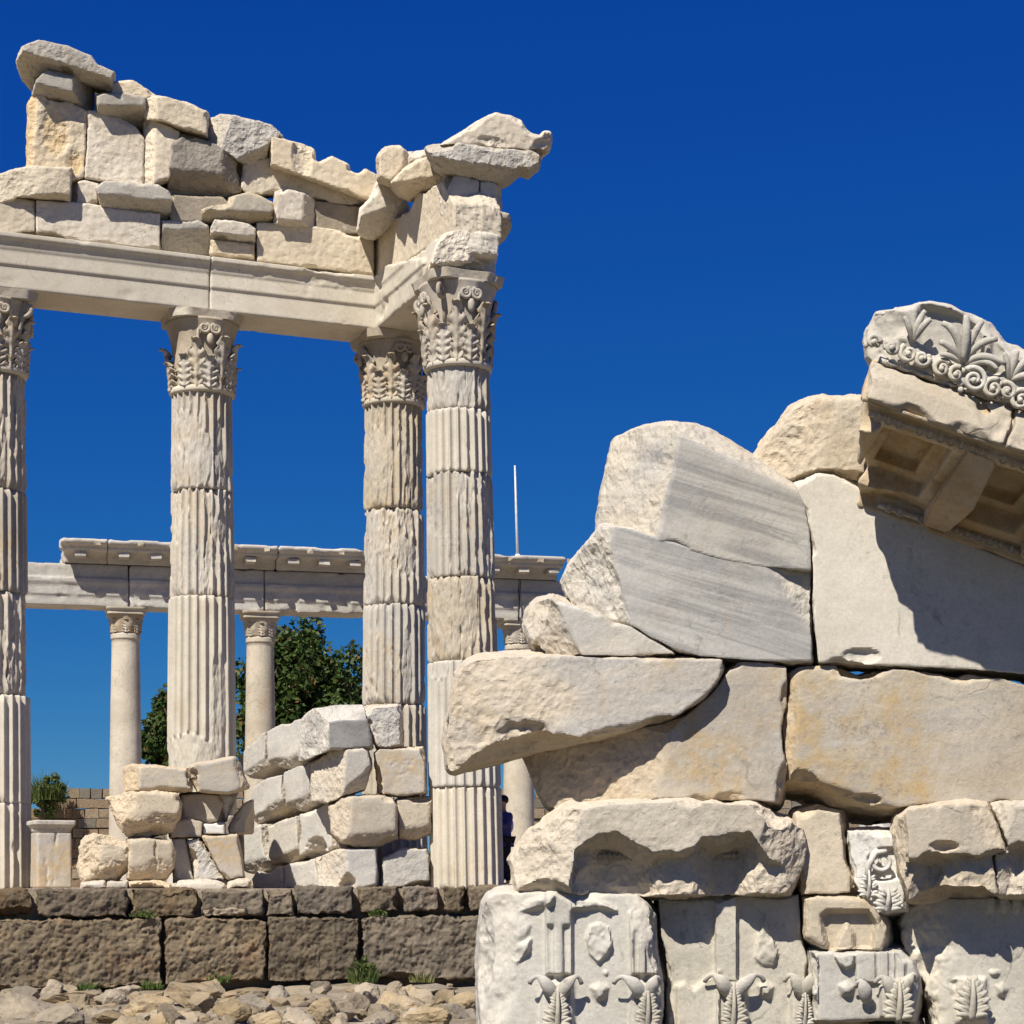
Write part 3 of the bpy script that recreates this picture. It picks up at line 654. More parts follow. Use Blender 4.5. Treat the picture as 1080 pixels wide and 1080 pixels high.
temple_column('tall fluted column with worn top drum and smooth foot behind the marble heap', 213, 33.54, 0.0,
    [(412, 520, .25, 'shaft', dict(patches=((196, 480, 22, 42, 1), (215, 490, 16, 30, 1), (238, 485, 6, 40, .9)))),
     (520, 632, .35, 'shaft', dict(ph=.05)), (632, 860, .0, 'new_shaft', dict(grow=.012, patches=((200, 810, 48, 32, 1), (236, 745, 10, 55, .8)))), (860, 936, .0, 'new_shaft', dict(grow=.012, flat=True))],
    8.30, CT, dict(seed=5, skip_lo=(), skip_hi=(6,), skip_vol=(0, 2, 3), skip_hel=(1, 3), broke=1.0))
temple_column('weathered fluted column half hidden behind the nearer corner column', 415, 34.82, 0.0,
    [(424, 540, .45, 'shaft', dict(patches=((398, 500, 14, 50, .9),))), (540, 640, .6, 'shaft', dict(ph=.07, patches=((412, 575, 20, 18, .9), (432, 590, 12, 20, .9)))),
     (640, 745, .35, 'shaft', dict(ph=.02)), (745, 840, .2, 'shaft'), (840, 936, .1, 'shaft')],
    8.42, CT, dict(seed=8, skip_vol=(3,), broke=.6))
temple_column('nearest and thickest fluted column at the corner beside the foreground stones', 492.5, 31.52, -.0175,
    [(372, 437, .4, 'shaft', dict(patches=((470, 410, 26, 36, 1), (490, 405, 12, 30, 1)))), (437, 503, .0, 'new_shaft'), (503, 612, .35, 'shaft', dict(ph=.05)),
     (612, 700, .4, 'shaft', dict(patches=((470, 655, 30, 48, 1), (490, 650, 20, 40, .9)))), (700, 831, .0, 'new_shaft', dict(ph=.02, patches=((462, 705, 14, 14, .9),))), (831, 936, .0, 'new_shaft', dict(ph=.02))],
    8.20, 9.60, dict(seed=13, skip_lo=(1,), skip_hi=(), skip_vol=(0, 1), broke=.85, abr=.76))

# ------------------------------------------------------------------ architrave beams of the temple
def arch_prof(dz=0.0, h=0.0):
    f = -.50+h
    return [(f, CT+dz), (f, 9.95), (f-.03, 9.955), (f-.03, 10.20), (f-.045, 10.21), (f-.055, 10.27), (f-.08, 10.33), (f-.125, 10.375), (f-.13, 10.38), (f-.13, 10.455+dz), (.48, 10.455+dz), (.48, CT+dz)]
GA = 'long moulded beams on the temple columns'
uj = ROW.uv(221, 320, -.5)[0]
profile('long pale moulded beam resting on the left edge column and the second column', ROW, arch_prof(), -9.6, uj-.003, 'smooth', 'architrave_beam', 'stone beam', GA, ero=.012, eth=.28)
profile('pale moulded beam with a chipped edge, from second column to inner corner', ROW, arch_prof(.002), uj+.003, -.47, 'smooth', 'architrave_beam', 'stone beam', GA, ero=.025, eth=.26)
def brk_end(U, V, W, d):
    cut = U-3.05-.9*(V-10.0)*0+.35*fbm(U*1.5, V*2.2, W*2.2, 4, 5.)
    up = (V-(10.46-.42*np.clip((U-1.2)/1.6, 0, 1)))*.8+.10*fbm(U*2, V*2.2, W*2, 3, 7.)
    return smax(d, np.maximum(cut, up-.05), .05)
profile('short broken moulded beam running from the inner corner to the corner column', RET, [(-.50, CT+.004), (-.50, 9.95), (-.53, 9.955), (-.53, 10.20), (-.55, 10.21), (-.55, 10.459), (.484, 10.459), (.484, CT+.004)], -.3, 3.5, 'smooth', 'architrave_beam', 'stone beam', GA, ero=.06, eth=.12, rf=.012, ext=brk_end)

# ------------------------------------------------------------------ the portico behind
def pcol(label, px, D, mat):
    a = POR.uv(px, HOR, 0)[0]; p = POR.O+POR.u*a
    c = empty('column', (p[0], p[1], EYE), 0, label, 'column', 'smooth columns of the portico')
    c.scale = (1, 1, 6.278/6.365)
    _seed[0] += 1; s = _seed[0]
    def rs(T, Z): return .385-.075*np.clip(Z/5.8, 0, 1)**1.3+.006*fbm(np.sin(T)*4, np.cos(T)*4, Z*2, 4, s)+.02*(np.abs(Z-5.72) < .05)
    zs = np.concatenate([np.linspace(-.02, 5.66, 60), np.linspace(5.67, 5.80, 9)])
    link('shaft', raw_mesh('shaft', *lathe(rs, zs, 48), mat, True, {'brk': np.zeros(len(zs)*48+2)}), c)
    def rc(T, Z): f = (Z-5.80)/.42; return .31+.10*f**2+.05*np.abs(np.sin(T*4))*np.clip(1-np.abs(f-.35)*2, 0, 1)+.012*fbm(np.sin(T)*7, np.cos(T)*7, Z*8, 3, s)
    cp = link('capital', raw_mesh('capital', *lathe(rc, np.linspace(5.80, 6.22, 16), 64), 'carved', True), c)
    for k in range(8):
        o = link('acanthus_leaf', LEAF_LO, cp, (0, 0, 5.80)); o.scale = (.62, .62, .58); o.rotation_euler = (0, 0, k*math.pi/4+R(13))
    def ra(T, Z):
        q = ((T-R(13)+math.pi/4) % (math.pi/2))-math.pi/4
        return np.minimum(.42/np.cos(q), .56)+.04*(Z > 6.30)
    link('abacus', raw_mesh('abacus', *lathe(ra, np.array([6.215, 6.22, 6.29, 6.30, 6.305, 6.36, 6.365]), 64), 'shaft', True, {'brk': np.zeros(7*64+2)}), cp)
pcol('smooth portico column standing alone in the gap left of the second temple column', 132.5, 45, 'cream')
pcol('smooth portico column in front of the dark tree', 274.5, 46.5, 'cream')
pcol('smooth portico column just right of the corner temple column, beside the standing person', 547, 48.6, 'cream')
def pprof(f=-.40):
    return [(f, 6.28), (f, 6.51), (f-.03, 6.515), (f-.03, 6.74), (f-.07, 6.77), (f-.07, 6.88), (f-.02, 6.9), (f-.02, 7.21), (.4, 7.21), (.4, 6.28)]
ub = lambda px, w=-.5: POR.uv(px, 610, w)[0]
GP = 'beams of the portico'
for a, b, lb in ((-8, 136, 'uncovered beam at the left end of the portico'), (136.4, 279, 'portico beam whose ends rest on the two left portico columns'),
                 (279.4, 412, 'portico beam in front of the tree, right of the second portico column'), (412.5, 548, 'portico beam ending above the column beside the person'), (548.4, 600, 'right end beam of the portico, partly behind the gable stones')):
    profile(lb, POR, pprof(), ub(a if a > 0 else 20), ub(b), 'pale', 'architrave_beam', 'stone beam', GP, ero=.03, eth=.2, end0=.05 if a < 0 else 0, res=.04)
def cprof(): return [(-.44, 7.22), (-.50, 7.38), (-.54, 7.40), (-.98, 7.42), (-1.0, 7.45), (-1.0, 7.51), (-1.06, 7.53), (-1.12, 7.60), (-1.12, 7.66), (.45, 7.69), (.45, 7.22)]
def cornice(label, a, b, end0=0.01, end1=0.01):
    o = profile(label, POR, cprof(), ub(a, -.8), ub(b, -.8), 'pale', 'cornice_block', 'cornice block', 'cornice blocks along the roof edge of the portico', ero=.035, eth=.16, end0=end0, end1=end1, res=.04)
    u = ub(a, -.8)+.35
    while u < ub(b, -.8)-.2:
        V, F = boxv(POR.O+POR.u*u+POR.v*7.355-POR.w*.74, .24, .42, .11, np.stack([POR.u, POR.w, POR.v]), .012)
        mesh_obj('bracket', V, F, 'pale', o, False, {'brk': np.zeros(8)})
        V, F = boxv(POR.O+POR.u*(u+.35)+POR.v*7.555-POR.w*1.11, .13, .09, .09, np.stack([POR.u, POR.w, POR.v]), .02)
        mesh_obj('lion_spout', V, F, 'carved', o, False)
        u += .70
cornice('portico cornice block with a rounded broken left end, leftmost on the roof edge', 68, 113.5, .35, .01)
cornice('portico cornice block partly behind the second temple column', 113.7, 292.3, .01, .01)
cornice('portico cornice block above the tree', 292.6, 440, .01, .05)
cornice('short portico cornice block carrying the thin white pole', 505, 592, .05, .25)

# masonry wall far behind
def masonry(label, x0, x1, D, tops, seed, rowpx=10.5):
    rs = random.Random(seed); k = D/FPX; parts = []
    y = HOR+2
    while y > 815:
        x = x0-rs.uniform(0, 14)
        while x < x1:
            w = rs.uniform(11, 20); top = np.interp(x+w/2, *zip(*tops))
            if y-rowpx*.6 > top+rs.uniform(-3, 3):
                p = px3(x+w/2, y-rowpx/2, D+rs.uniform(-.03, .03))
                V, F = boxv((0, 0, 0), w*k-.018, .55, rowpx*k-.018, np.eye(3), .0)
                V = V+np.array([[rs.uniform(-.015, .015) for _ in range(3)] for _ in V])+p
                parts.append((V, F))
            x += w
        y -= rowpx
    V, F = join(parts); o = mesh_obj('masonry_wall', V, F, 'masonry', None, False); tag(o, label, 'stone wall')
    cV, cF = boxv(px3((x0+x1)/2, HOR-40, D+.06), (x1-x0)*k, .40, 80*k)
    mesh_obj('mortar_core', cV, cF, 'earth', o, False)
masonry('low brown masonry wall of small blocks beyond the marble pedestal', 20, 330, 52, [(20, 850), (58, 850), (72, 832), (84, 824), (330, 826)], 4)
masonry('low brown masonry wall of small blocks seen through the gap beside the corner column', 480, 1000, 54, [(480, 836), (600, 828), (800, 840), (1000, 850)], 9)
# ------------------------------------------------------------------ blocks of the temple's broken gable, above the beams
GT = 'blocks of the broken temple gable'
def T(label, F, poly, w0, **kw):
    a = dict(m='hammered', grp=GT, t=.9, rf=.004, rb=.028, low=.010, shrink=-.006, flare=.05, chips=2.0, k=(.006, .04)); a.update(kw)
    if F is END: a['chips'] = kw.get('chips', 3); a['low'] = max(a['low'], .018)
    if w0 < 0: w0 = (-.40+(w0+.40)*.42) if F is ROW else (-.45+(w0+.45)*.5) if F is END else w0
    return stone(label, F, poly, w0, **a)
T('overhanging slab with a lumpy white edge, topmost on the temple ruin', ROW, '20,62 25,48 41,42 70,48 84,54 95,59 103,68 121,75 117,92 100,87 80,80 56,74 40,82 36,90 25,77', -1.15, t=1.5, m='ash',
  fac=((20, 52, 121, 84, 40, 80, 60),), rf=.02, low=.03)
T('small block wedged right under the topmost overhanging slab', ROW, '36,98 38,84 50,73 76,79 97,90 97,113 75,107 55,102', -.85, t=1.1, m='ash', fac=((37, 88, 76, 96, 55, 104, 58), (78, 80, 76, 108, 95, 98, 60)), low=.02)
T('block with a sunlit broken face below the small stone on the sloping top', ROW, '103,101 111,98 130,98 155,102 152,131 147,138 124,126 104,116', -.80, t=1.0, m='ash', fac=((103, 110, 152, 112, 130, 125, 60),), low=.02)
T('small squarish stone on the sloping top, above the ochre stained slab', ROW, '116,90 124,86 139,84 150,91 160,98 164,101 150,104 118,100', -.35, t=.6, rb=.02)
T('tall upright slab with a large ochre stain, at the left of the temple gable', ROW, '31,109 36,99 50,101 75,108 92,117 91,150 89,187 75,192 30,178', -.30, t=.8, m='ochre_stained', dent=((58, 142, 15, 27, .05), (78, 172, 9, 14, .02)), rf=.014, fac=((38, 100, 36, 178, 30, 140, 40),))
T('upright slab with hammered face, between the ochre stained slab and the narrow upright block', ROW, '92.5,117 110,118 128,126 143,134 152,146 152,196 89.5,188 91,150', -.28, t=.8, rf=.010)
T('narrow upright block like a short pilaster, leaning under the squared top block', ROW, '153,127 164,124 178,131 190,139 189,153 182,167 179,189 158,196 153,194', -.62, t=1.0, fac=((164, 124, 163, 196, 155, 160, 48),))
T('squared block with clean sharp edges, highest of the restored stones, right of centre', ROW, '153,120 155,103 174,101 196,108 218,117 218,142 192,135 172,127 155,125', -.95, t=1.3, fac=((165, 101, 166, 126, 155, 112, 45),), k=(.01, .025))
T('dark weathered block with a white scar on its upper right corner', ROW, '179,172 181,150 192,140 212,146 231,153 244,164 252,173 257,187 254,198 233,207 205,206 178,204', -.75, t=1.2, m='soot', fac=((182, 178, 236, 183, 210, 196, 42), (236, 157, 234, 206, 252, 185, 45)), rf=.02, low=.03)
T('rough chunk with traces of carving, between the squared block and the notched raking slab', ROW, '217,150 218,139 222,124 232,120 245,121 262,125 286,134 296,142 283,153 281,178 256,172 231,157', -.70, t=1.2, m='ash', rf=.035, rb=.04, low=.04,
  fac=((245, 121, 232, 156, 222, 140, 50), (252, 166, 282, 152, 275, 172, 45)))
T('long raking slab with step notches along its upper edge', ROW, '286,144 298,146 316,151 329,157 329,168 337,172 342,170 350,165 366,173 366,179 376,184 381,183 387,179 400,186 401,198 389,211 350,196 286,173', -1.0, t=1.35, k=(.008, .02), low=.004)
T('recessed plain block behind and below the notched raking slab', ROW, '256,172 290,165 345,192 392,212 372,217 330,212 300,204 262,206 254,198', -.20, t=.5)
T('small white block jutting out below the notched raking slab', ROW, '291,202 300,199 319,203 327,207 333,216 333,238 310,237 289,235', -.88, t=1.2, m='hammered', fac=((290, 232, 330, 234, 310, 238, 60), (320, 204, 319, 238, 330, 220, 55)))
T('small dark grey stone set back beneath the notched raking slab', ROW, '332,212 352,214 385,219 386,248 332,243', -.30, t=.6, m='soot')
T('broken sloping block cut by the left edge of the photo', ROW, '-60,198 -40,192 0,184 20,178 39,175 75,177 74,211 60,208 18,206 0,220 -30,222 -60,215', -.95, t=1.4, chips=.5, fac=((42, 174, 38, 208, 0, 200, 20), (18, 205, 74, 206, 45, 212, 62)), rf=.012)
T('plain frieze block under the sloping block at the left edge', ROW, '-80,205 0,205 37,212 37,250 0,248 -80,242', -.42, t=.7)
T('frieze block with hammered face, right above the left half of the beam', ROW, '38,211 74,213 100,216 119,220 169,225 169,263 100,256 38,250', -.45, t=.7, low=.006, k=(.008, .025))
T('flat broken block with a grey underside lying on the left frieze block', ROW, '101,198 110,191 140,193 167,195 178,201 182,210 179,222 174,230 150,225 122,220 108,214', -.95, t=1.3, m='ash', fac=((103, 205, 181, 210, 150, 224, 48),), low=.025)
T('small stone set back between the sloping block and the flat broken block', ROW, '75,193 89,190 104,193 103,214 90,216 75,213', -.30, t=.5)
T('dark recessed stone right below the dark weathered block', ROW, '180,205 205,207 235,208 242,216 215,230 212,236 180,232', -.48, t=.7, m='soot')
T('pale broken stone with a ragged lower edge, left of the small jutting block', ROW, '213,222 222,217 240,214 241,207 262,203 276,208 286,214 289,221 286,233 250,231 225,233 213,231', -.82, t=1.1, m='ash', fac=((245, 222, 288, 224, 268, 231, 50),), low=.025)
T('low stone standing on the beam beside the left frieze block', ROW, '171,233 183,232 200,232 206,231 220,238 222,264 196,265 171,263', -.50, t=.8, m='ash', fac=((171, 240, 222, 242, 195, 256, 35),), low=.02)
T('slab with white top and brown underside, second stone above the middle of the beam', ROW, '222,240 226,231 245,232 262,235 270,241 268,256 244,254 223,251', -.85, t=1.2, m='hammered', fac=((222, 246, 270, 249, 245, 254, 62),))
T('small broken stone directly on the beam, under the slab with brown underside', ROW, '222,253 245,255 268,258 268,273 240,271 221,268', -.48, t=.7, m='hammered', low=.02)
T('long frieze block with smooth hammered face, ending at the inner corner', ROW, '271,235 300,236 332,239 360,243 394,249 394,291 340,283 271,275', -.46, t=.7, low=.005, k=(.008, .02))
# the return above the short beam
T('broad hammered block filling the inner corner on the short return side', RET, '394,250 407,235 430,222 440,203 466,190 478,215 478,246 450,262 430,274 412,290 394,294', -.42, t=.8)
T('squarish bracket block jutting out at the inner corner, below the rounded stones', END, '379,241 382,219 391,210 400,192 418,192 422,200 430,217 428,224 393,245 386,244', 2.0, t=1.2, fac=((384, 228, 430, 210, 410, 236, 55),), k=(.004, .012), chips=1.)
T('rounded stone at the left end of the upper course above the corner column', END, '399,164 407,155 421,153 429,160 428,172 420,183 411,190 400,186', 1.2, t=.8, m='hammered', k=(.03, .1))
T('wedge shaped stone with a brown underside, left of the layered grey slab', END, '414,191 425,178 440,168 452,165 466,178 468,184 464,192 446,198 432,204 420,198', .7, t=1.3, fac=((420, 192, 466, 186, 440, 203, 58),), rf=.01)
T('small stone leaning behind the layered grey slab', END, '428,161 440,160 449,158 453,165 444,172 430,178 424,182', 1.3, t=.6)
T('square edged block under the layered grey slab, left of the vertical joint', END, '464,199 473,186 490,186 505.5,189 505.5,230 490,231 473,234 466,222', -.30, t=1.4, m='pale', fac=((474, 186, 473, 234, 466, 205, 70), (472, 226, 506, 224, 490, 232, 62)), k=(.008, .03))
T('narrow block with a ragged right side, right of the vertical joint', END, '506.5,189 515,190 525,193 524,204 526,214 524,222 506.5,230', -.29, t=1.3, m='pale', rb=.04)
T('layered grey slab with a ragged right end, under the gable shaped top stone', END, '450,155 465,153 484,151 510,154 544,157 560,158 569,162 569,171 558,179 548,176 536,186 529,190 505,186 470,178 458,170', -.85, t=1.3, m='ash', fac=((455, 165, 540, 178, 500, 186, 50),), rf=.03, low=.035)
T('gable shaped top stone ending in an upturned tip, above the corner column', END, '463,153 478,144 500,131 511,124 524,119 538,122 549,127 553,136 562,142 570,144 575,139 580,140 578,152 569,161 548,157 510,154 486,151', -.65, t=1.4, m='hammered', low=.01, dent=((520, 150, 16, 6, .04),))
T('rounded grey stone jutting out to the right above the corner capital', END, '492,243 500,233 512,226 525,222 536,225 537,234 531,244 522,252 505,250', -.55, t=1.2, m='ash', fac=((500, 240, 536, 230, 525, 246, 50),), k=(.04, .12))
T('rough broken lump resting on the corner capital', END, '455,283 457,268 462,256 470,246 484,243 500,244 522,250 524,258 518,284 500,279 478,279', -.75, t=1.5, m='hammered', rf=.03, rb=.035, low=.05, fac=((496, 246, 494, 280, 515, 262, 50), (456, 277, 500, 274, 475, 283, 55)))
T('pale sloping beam fragment between the broad corner block and the rough lump', RET, '410,290 432,272 452,258 466,247 476,244 476,262 440,290 415,312', -.46, t=.8, m='smooth')
# ------------------------------------------------------------------ heap of marble blocks on the terrace
GH = 'marble blocks heaped on the terrace'
def Pb(label, F, poly, w0, **kw):
    a = dict(m='cream', grp=GH, t=.9, rf=.004, rb=.03, low=.015, k=(.008, .05)); a.update(kw)
    return stone(label, F, poly, w0, **a)
Pb('long flat block with a rough left end on the cracked boulder stack, heap\'s far left', PLL, '131,810 139,807 165,808 196,812 199,818 202,833 170,835 147,834 132,833', -.05, m='banded', fac=((147, 806, 146, 836, 135, 820, 50), (148, 830, 202, 831, 175, 835, 40)))
Pb('flat block in the top course with a bitten upper left corner', PLL, '197,811 206,806 225,803 247,799 252,806 262,830 240,836 208,834 202,822', -.1, m='banded', dent=((203, 817, 7, 7, .15),), fac=((244, 799, 250, 836, 258, 820, 30),))
Pb('boulder like broken block with a bright left facet and dark underside', PLL, '113,842 131,836 150,835 167,834 185,838 190,848 189,862 181,876 160,881 138,884 126,870', -.25, t=.9, k=(.04, .15), rb=.05, low=.04, fac=((142, 834, 130, 872, 118, 850, 52), (130, 866, 190, 860, 160, 880, 48)))
Pb('rounded block in shade behind the boulder like broken block', PLL, '190,838 212,836 230,838 236,848 236,868 214,868 190,866', .35, k=(.03, .1))
Pb('brown slab end below the shaded rounded block', PLL, '178,866 200,863 214,866 213,884 180,883', .15, m='banded', t=.7)
Pb('small pale brick shaped stone right of the brown slab end', PLL, '214,868 237,868 237,880 213,880', .25, t=.5, m='white')
Pb('chipped boulder left of the cracked boulder, lowest in the heap', PLL, '83,894 91,885 100,882 112,883 128,889 134,894 135,914 130,922 121,930 88,931 83,915', -.15, k=(.05, .15), rb=.06, rf=.02, low=.05, fac=((106, 882, 100, 932, 90, 905, 40), (112, 912, 136, 904, 130, 926, 45)))
Pb('rounded boulder with a vertical crack, lowest in the heap', PLL, '135,886 150,883 168,884 181,887 185,898 184,914 176,926 165,930 145,930 136,926', -.2, k=(.05, .14), low=.03, rf=.008, fac=((136, 915, 184, 910, 160, 928, 38),), hf=lambda h: -h.line('165,884 164,900 166,912 160,930', 1.4, .05))
Pb('thin upright white slab in shade right of the cracked boulder', PLL, '182,884 196,884 199,900 205,930 183,931', .35, t=.4, m='white')
Pb('rough triangular stone leaning between the white slab and the cut slab', PLL, '197,887 210,883 218,895 228,910 237,928 206,929 204,910', .05, rf=.04, rb=.05, low=.04, m='pale')
Pb('flat cut slab with a slanted left side, right of the rough triangular stone', PLL, '214,882 236,881 250,880 254,900 258,925 240,929 232,920 222,900', 0, m='banded', t=.7)
Pb('sunlit wedge stone in the gap between both halves of the heap', PLL, '242,874 250,860 258,848 266,844 266,878 244,879', .45, t=.8)
Pb('narrow white stone in the gap beneath the bitten flat block', PLL, '230,836 250,836 244,850 238,866', .6, t=.4, m='white')
Pb('flat base stone under the chipped boulder', PLL, '86,932 110,930 113,937 86,937', -.35, t=.8, m='pale')
Pb('flat base stone between the two lowest boulders', PLL, '114,931 134,930 135,937 114,937', -.32, t=.8, m='pale')
Pb('flat base stone under the cracked boulder', PLL, '136,931 160,929 180,933 180,938 136,938', -.33, t=.8)
Pb('low rounded base stone below the rough triangular stone', PLL, '184,938 188,930 210,928 228,930 236,934 236,941 210,942 188,942', -.45, t=.9, k=(.03, .1))
Pb('small base stone below the flat cut slab', PLL, '239,940 243,931 255,928 263,930 262,941', -.40, t=.8, rf=.02)
GR = 'marble blocks of the wall running back from the heap\'s corner'
def Wb(label, F, poly, w0, **kw): Pb(label, F, poly, w0, grp=GR, **kw)
cor = dict(t=2.3, low=.02)
Wb('leaning block lowest on the sloping top course, farthest back', PLR, '253,794 257,783 268,776 280,771 278,807 257,822 252,810', 0, m='pale', fac=((253, 815, 279, 800, 266, 818, 35),))
Wb('middle leaning block of the sloping top course', PLR, '281,771 295,763 318,757 316,795 312,802 297,810 280,806', .02, m='pale', fac=((281, 803, 318, 792, 300, 808, 35),))
Wb('highest block of the heap, dark stained on its front', PLF, '318,757 331,747 355,745 383,744 388,757 392,788 370,790 347,791 330,797 316,802 315,790', -.1, m='stained', fac=((346, 760, 347, 792, 325, 780, 62), (347, 762, 388, 758, 365, 748, 55), (345, 745, 345, 800, 322, 770, 30)), **cor)
Wb('broken lumpy block at the right end of the top course', PLF, '384,752 390,746 405,744 420,743 425,758 424,786 412,789 398,788 390,770', .0, m='pale', rf=.03, rb=.04, low=.04)
Wb('block farthest back in the second course', PLR, '265,832 277,821 297,816 296,848 280,860 265,870 262,850', 0, m='pale', fac=((263, 863, 297, 843, 280, 862, 35),))
Wb('middle block of the second course, seen from its long side', PLR, '298,815 312,808 327,803 328,845 310,855 297,848', .02, m='pale', fac=((298, 848, 328, 837, 312, 852, 35),))
Wb('corner block of the second course with a rough sunlit edge', PLF, '328,803 350,793 380,787 388,791 392,808 384,832 360,840 345,846 329,844', -.12, fac=((366, 792, 362, 842, 340, 820, 58), (366, 830, 392, 806, 386, 832, 40)), m='pale', **cor)
Wb('front block of the second course with a square pitted patch', PLF, '394,794 400,789 420,789 446,788 449,800 449,836 420,840 398,836 397,815', -.05, m='banded', hf=lambda h: .022*np.clip(fbm(h.U*24, h.V*24, np.float32(3), 3, 2.)+.1, 0, 1)*(h.poly('413,802 436,801 437,818 414,819') < 0))
Wb('block farthest back in the third course', PLR, '250,880 252,873 264,871 278,869 281,908 268,920 252,920', 0, m='pale', fac=((250, 914, 281, 903, 266, 920, 35),))
Wb('second block of the third course, pale and smooth sided', PLR, '281,870 296,865 312,860 314,898 300,909 282,911', .02, m='pale', fac=((281, 906, 314, 893, 298, 908, 35),))
Wb('block of the third course chipped dark along its lower edge', PLR, '313,859 330,852 346,847 349,880 350,893 332,903 315,904', 0, m='pale', dent=((334, 897, 12, 9, .2),))
Wb('big bulging corner block of the third course', PLF, '346,850 360,842 385,839 413,840 418,850 419,884 400,891 375,893 360,888 350,878', -.22, m='cream', fac=((372, 842, 366, 892, 354, 865, 54), (362, 883, 420, 878, 390, 892, 42)), k=(.03, .1), **cor)
Wb('front block of the third course beside the corner column', PLF, '419,844 440,841 455,842 455,878 440,884 422,883', .0, k=(.03, .1), fac=((420, 876, 455, 872, 440, 884, 40),))
Wb('block farthest back in the lowest course', PLR, '264,926 270,918 284,914 297,912 297,940 265,941', 0, m='pale')
Wb('second block of the lowest course', PLR, '298,912 314,908 331,905 335,937 298,938', .02, m='pale', rf=.01)
Wb('corner block of the lowest course with a triangular dark hollow', PLF, '333,905 350,899 365,896 396,895 398,915 397,936 350,938 336,937', -.1, m='pale', fac=((367, 897, 366, 938, 345, 915, 56),), dent=((364, 934, 12, 14, .25),), **cor)
Wb('front block of the lowest course beside the corner column', PLF, '402,936 403,906 420,896 436,895 450,896 453,905 453,936', .05, m='pale', rf=.015)
# small marble pedestal left of the heap
pp = px3(54, HOR, 31.6); ped = empty('pedestal', (pp[0], pp[1], EYE), R(24), 'small marble pedestal with a moulded top, left of the heaped boulders', 'pedestal')
def sqr(name, prof, par, seed, m='pale'):
    def rf(T_, Z_):
        a = ((T_+math.pi/4) % (math.pi/2))-math.pi/4
        half = np.interp(Z_, [p[0] for p in prof], [p[1] for p in prof])
        return np.minimum(half/np.cos(a), half*1.36)+.008*fbm(np.sin(T_)*4, np.cos(T_)*4, Z_*5, 4, seed)-.09*np.clip(fbm(np.sin(T_)*3, np.cos(T_)*3, Z_*3, 3, seed+1)-.3, 0, 1)
    zs = np.unique(np.concatenate([np.linspace(prof[0][0], prof[-1][0], 30), [p[0] for p in prof]]))
    V, F = lathe(rf, zs, 128); link(name, raw_mesh(name, V, F, m, True, {'brk': np.zeros(len(V))}), par)
sqr('die', [(-.02, .27), (0, .28), (.84, .27), (.845, .268)], ped, 1, 'banded')
sqr('moulded_cap', [(.846, .24), (.85, .25), (.88, .27), (.92, .28), (.97, .325), (.98, .335), (1.03, .335), (1.045, .31)], ped, 2, 'pale')
# ------------------------------------------------------------------ foreground: gable stones set up again on the ground
GS = 'stones of the gable in the foreground'
def S(label, poly, w0, **kw):
    a = dict(m='cream', grp=GS, t=1.0, rf=.003, rb=.022, low=.009, k=(.004, .025), flare=.07); a.update(kw)
    return stone(label, STK, poly, w0, **a)
S('big grey streaked marble block with a broken left face, top of the foreground pile', '633,557 636,530 641,500 646,478 651,461 672,452 706,446 730,448 748,456 765,466 800,487 838,512 848,530 854,565 855,601 800,597 760,589 720,578 694,570 660,560', -.04, t=1.1, m='streaked', chips=.5, low=.002, shrink=-.004,
  fac=((718, 461, 694, 570, 660, 510, 46, .02), (718, 461, 842, 520, 780, 470, 55, .02)), rf=.0015, k=(.001, .004))
S('grey streaked block with a pointed rough left end, below the cracked top block', '595,610 604,594 614,582 634,555 660,557.5 694,567.5 720,575.5 760,586.5 800,594.5 856,598.5 856,650 856,697 800,697 738,692 712,685 685,671 664,657 630,645 608,636', -.034, t=1.1, m='streaked', chips=0, low=.003, shrink=-.003,
  fac=((646, 562, 664, 657, 620, 610, 48, .05), (842, 660, 858, 690, 856, 668, 20)), rf=.0015, rb=.03, k=(.001, .004))
S('small wedge stone tapering to the right under the pointed streaked block', '558,657 561,644 570,634 583,629 608,639 640,650 667,661 712,689 667,692 626,692 578,692 564,678', -.02, t=.9, m='pale', fac=((587, 632, 611, 684, 568, 660, 45, .03),), rb=.03)
S('long slab overhanging to the left like a beak', '470,782 473,755 478,729 482,711 490,700 500,695 530,692 558,691 626,692 700,694 762,695 764,705 756,720 744,733 718,753 697,761 660,770 626,777 584,783 550,790 519,798 473,810', -.14, t=1.0, m='banded',
  dent=((552, 772, 30, 15, .13), (570, 735, 45, 30, .02)), fac=((492, 696, 480, 812, 472, 750, 40, .05), (606, 690, 606, 780, 560, 740, 6, .02)), rf=.006, rb=.02)
S('irregular block wedged in under the overhanging slab', '550,794 572,790 584,785 626,779 664,772 699,763 722,755 748,733 760,719 768,705 778,697 800,697 830,702 831,726 830,742 824,767 826,790 830,815 822,847 780,844 706,843 626,847 590,854 577,847 564,824', .0, t=1.0, m='banded',
  fac=((705, 755, 696, 845, 640, 810, 22, .03),), dent=((770, 842, 18, 6, .04),), rf=.004)
S('wide yellowish block, largest of the middle course, at the right edge', '834,708 846,701 884,702 900,705 914,711 938,705 979,706 1012,714 1024,710 1056,714 1085,723 1150,740 1150,852 1080,847 973,849 944,853 914,847 890,842 867,826 834,822 830,797 825,767 834,728', .01, t=1.0, m='banded',
  fac=((845, 701, 840, 822, 830, 760, 42, .02), (866, 822, 946, 850, 900, 852, 40, .02)), dent=((845, 830, 20, 16, .15), (910, 845, 24, 8, .08)), rf=.004, sh=(0, -.03))
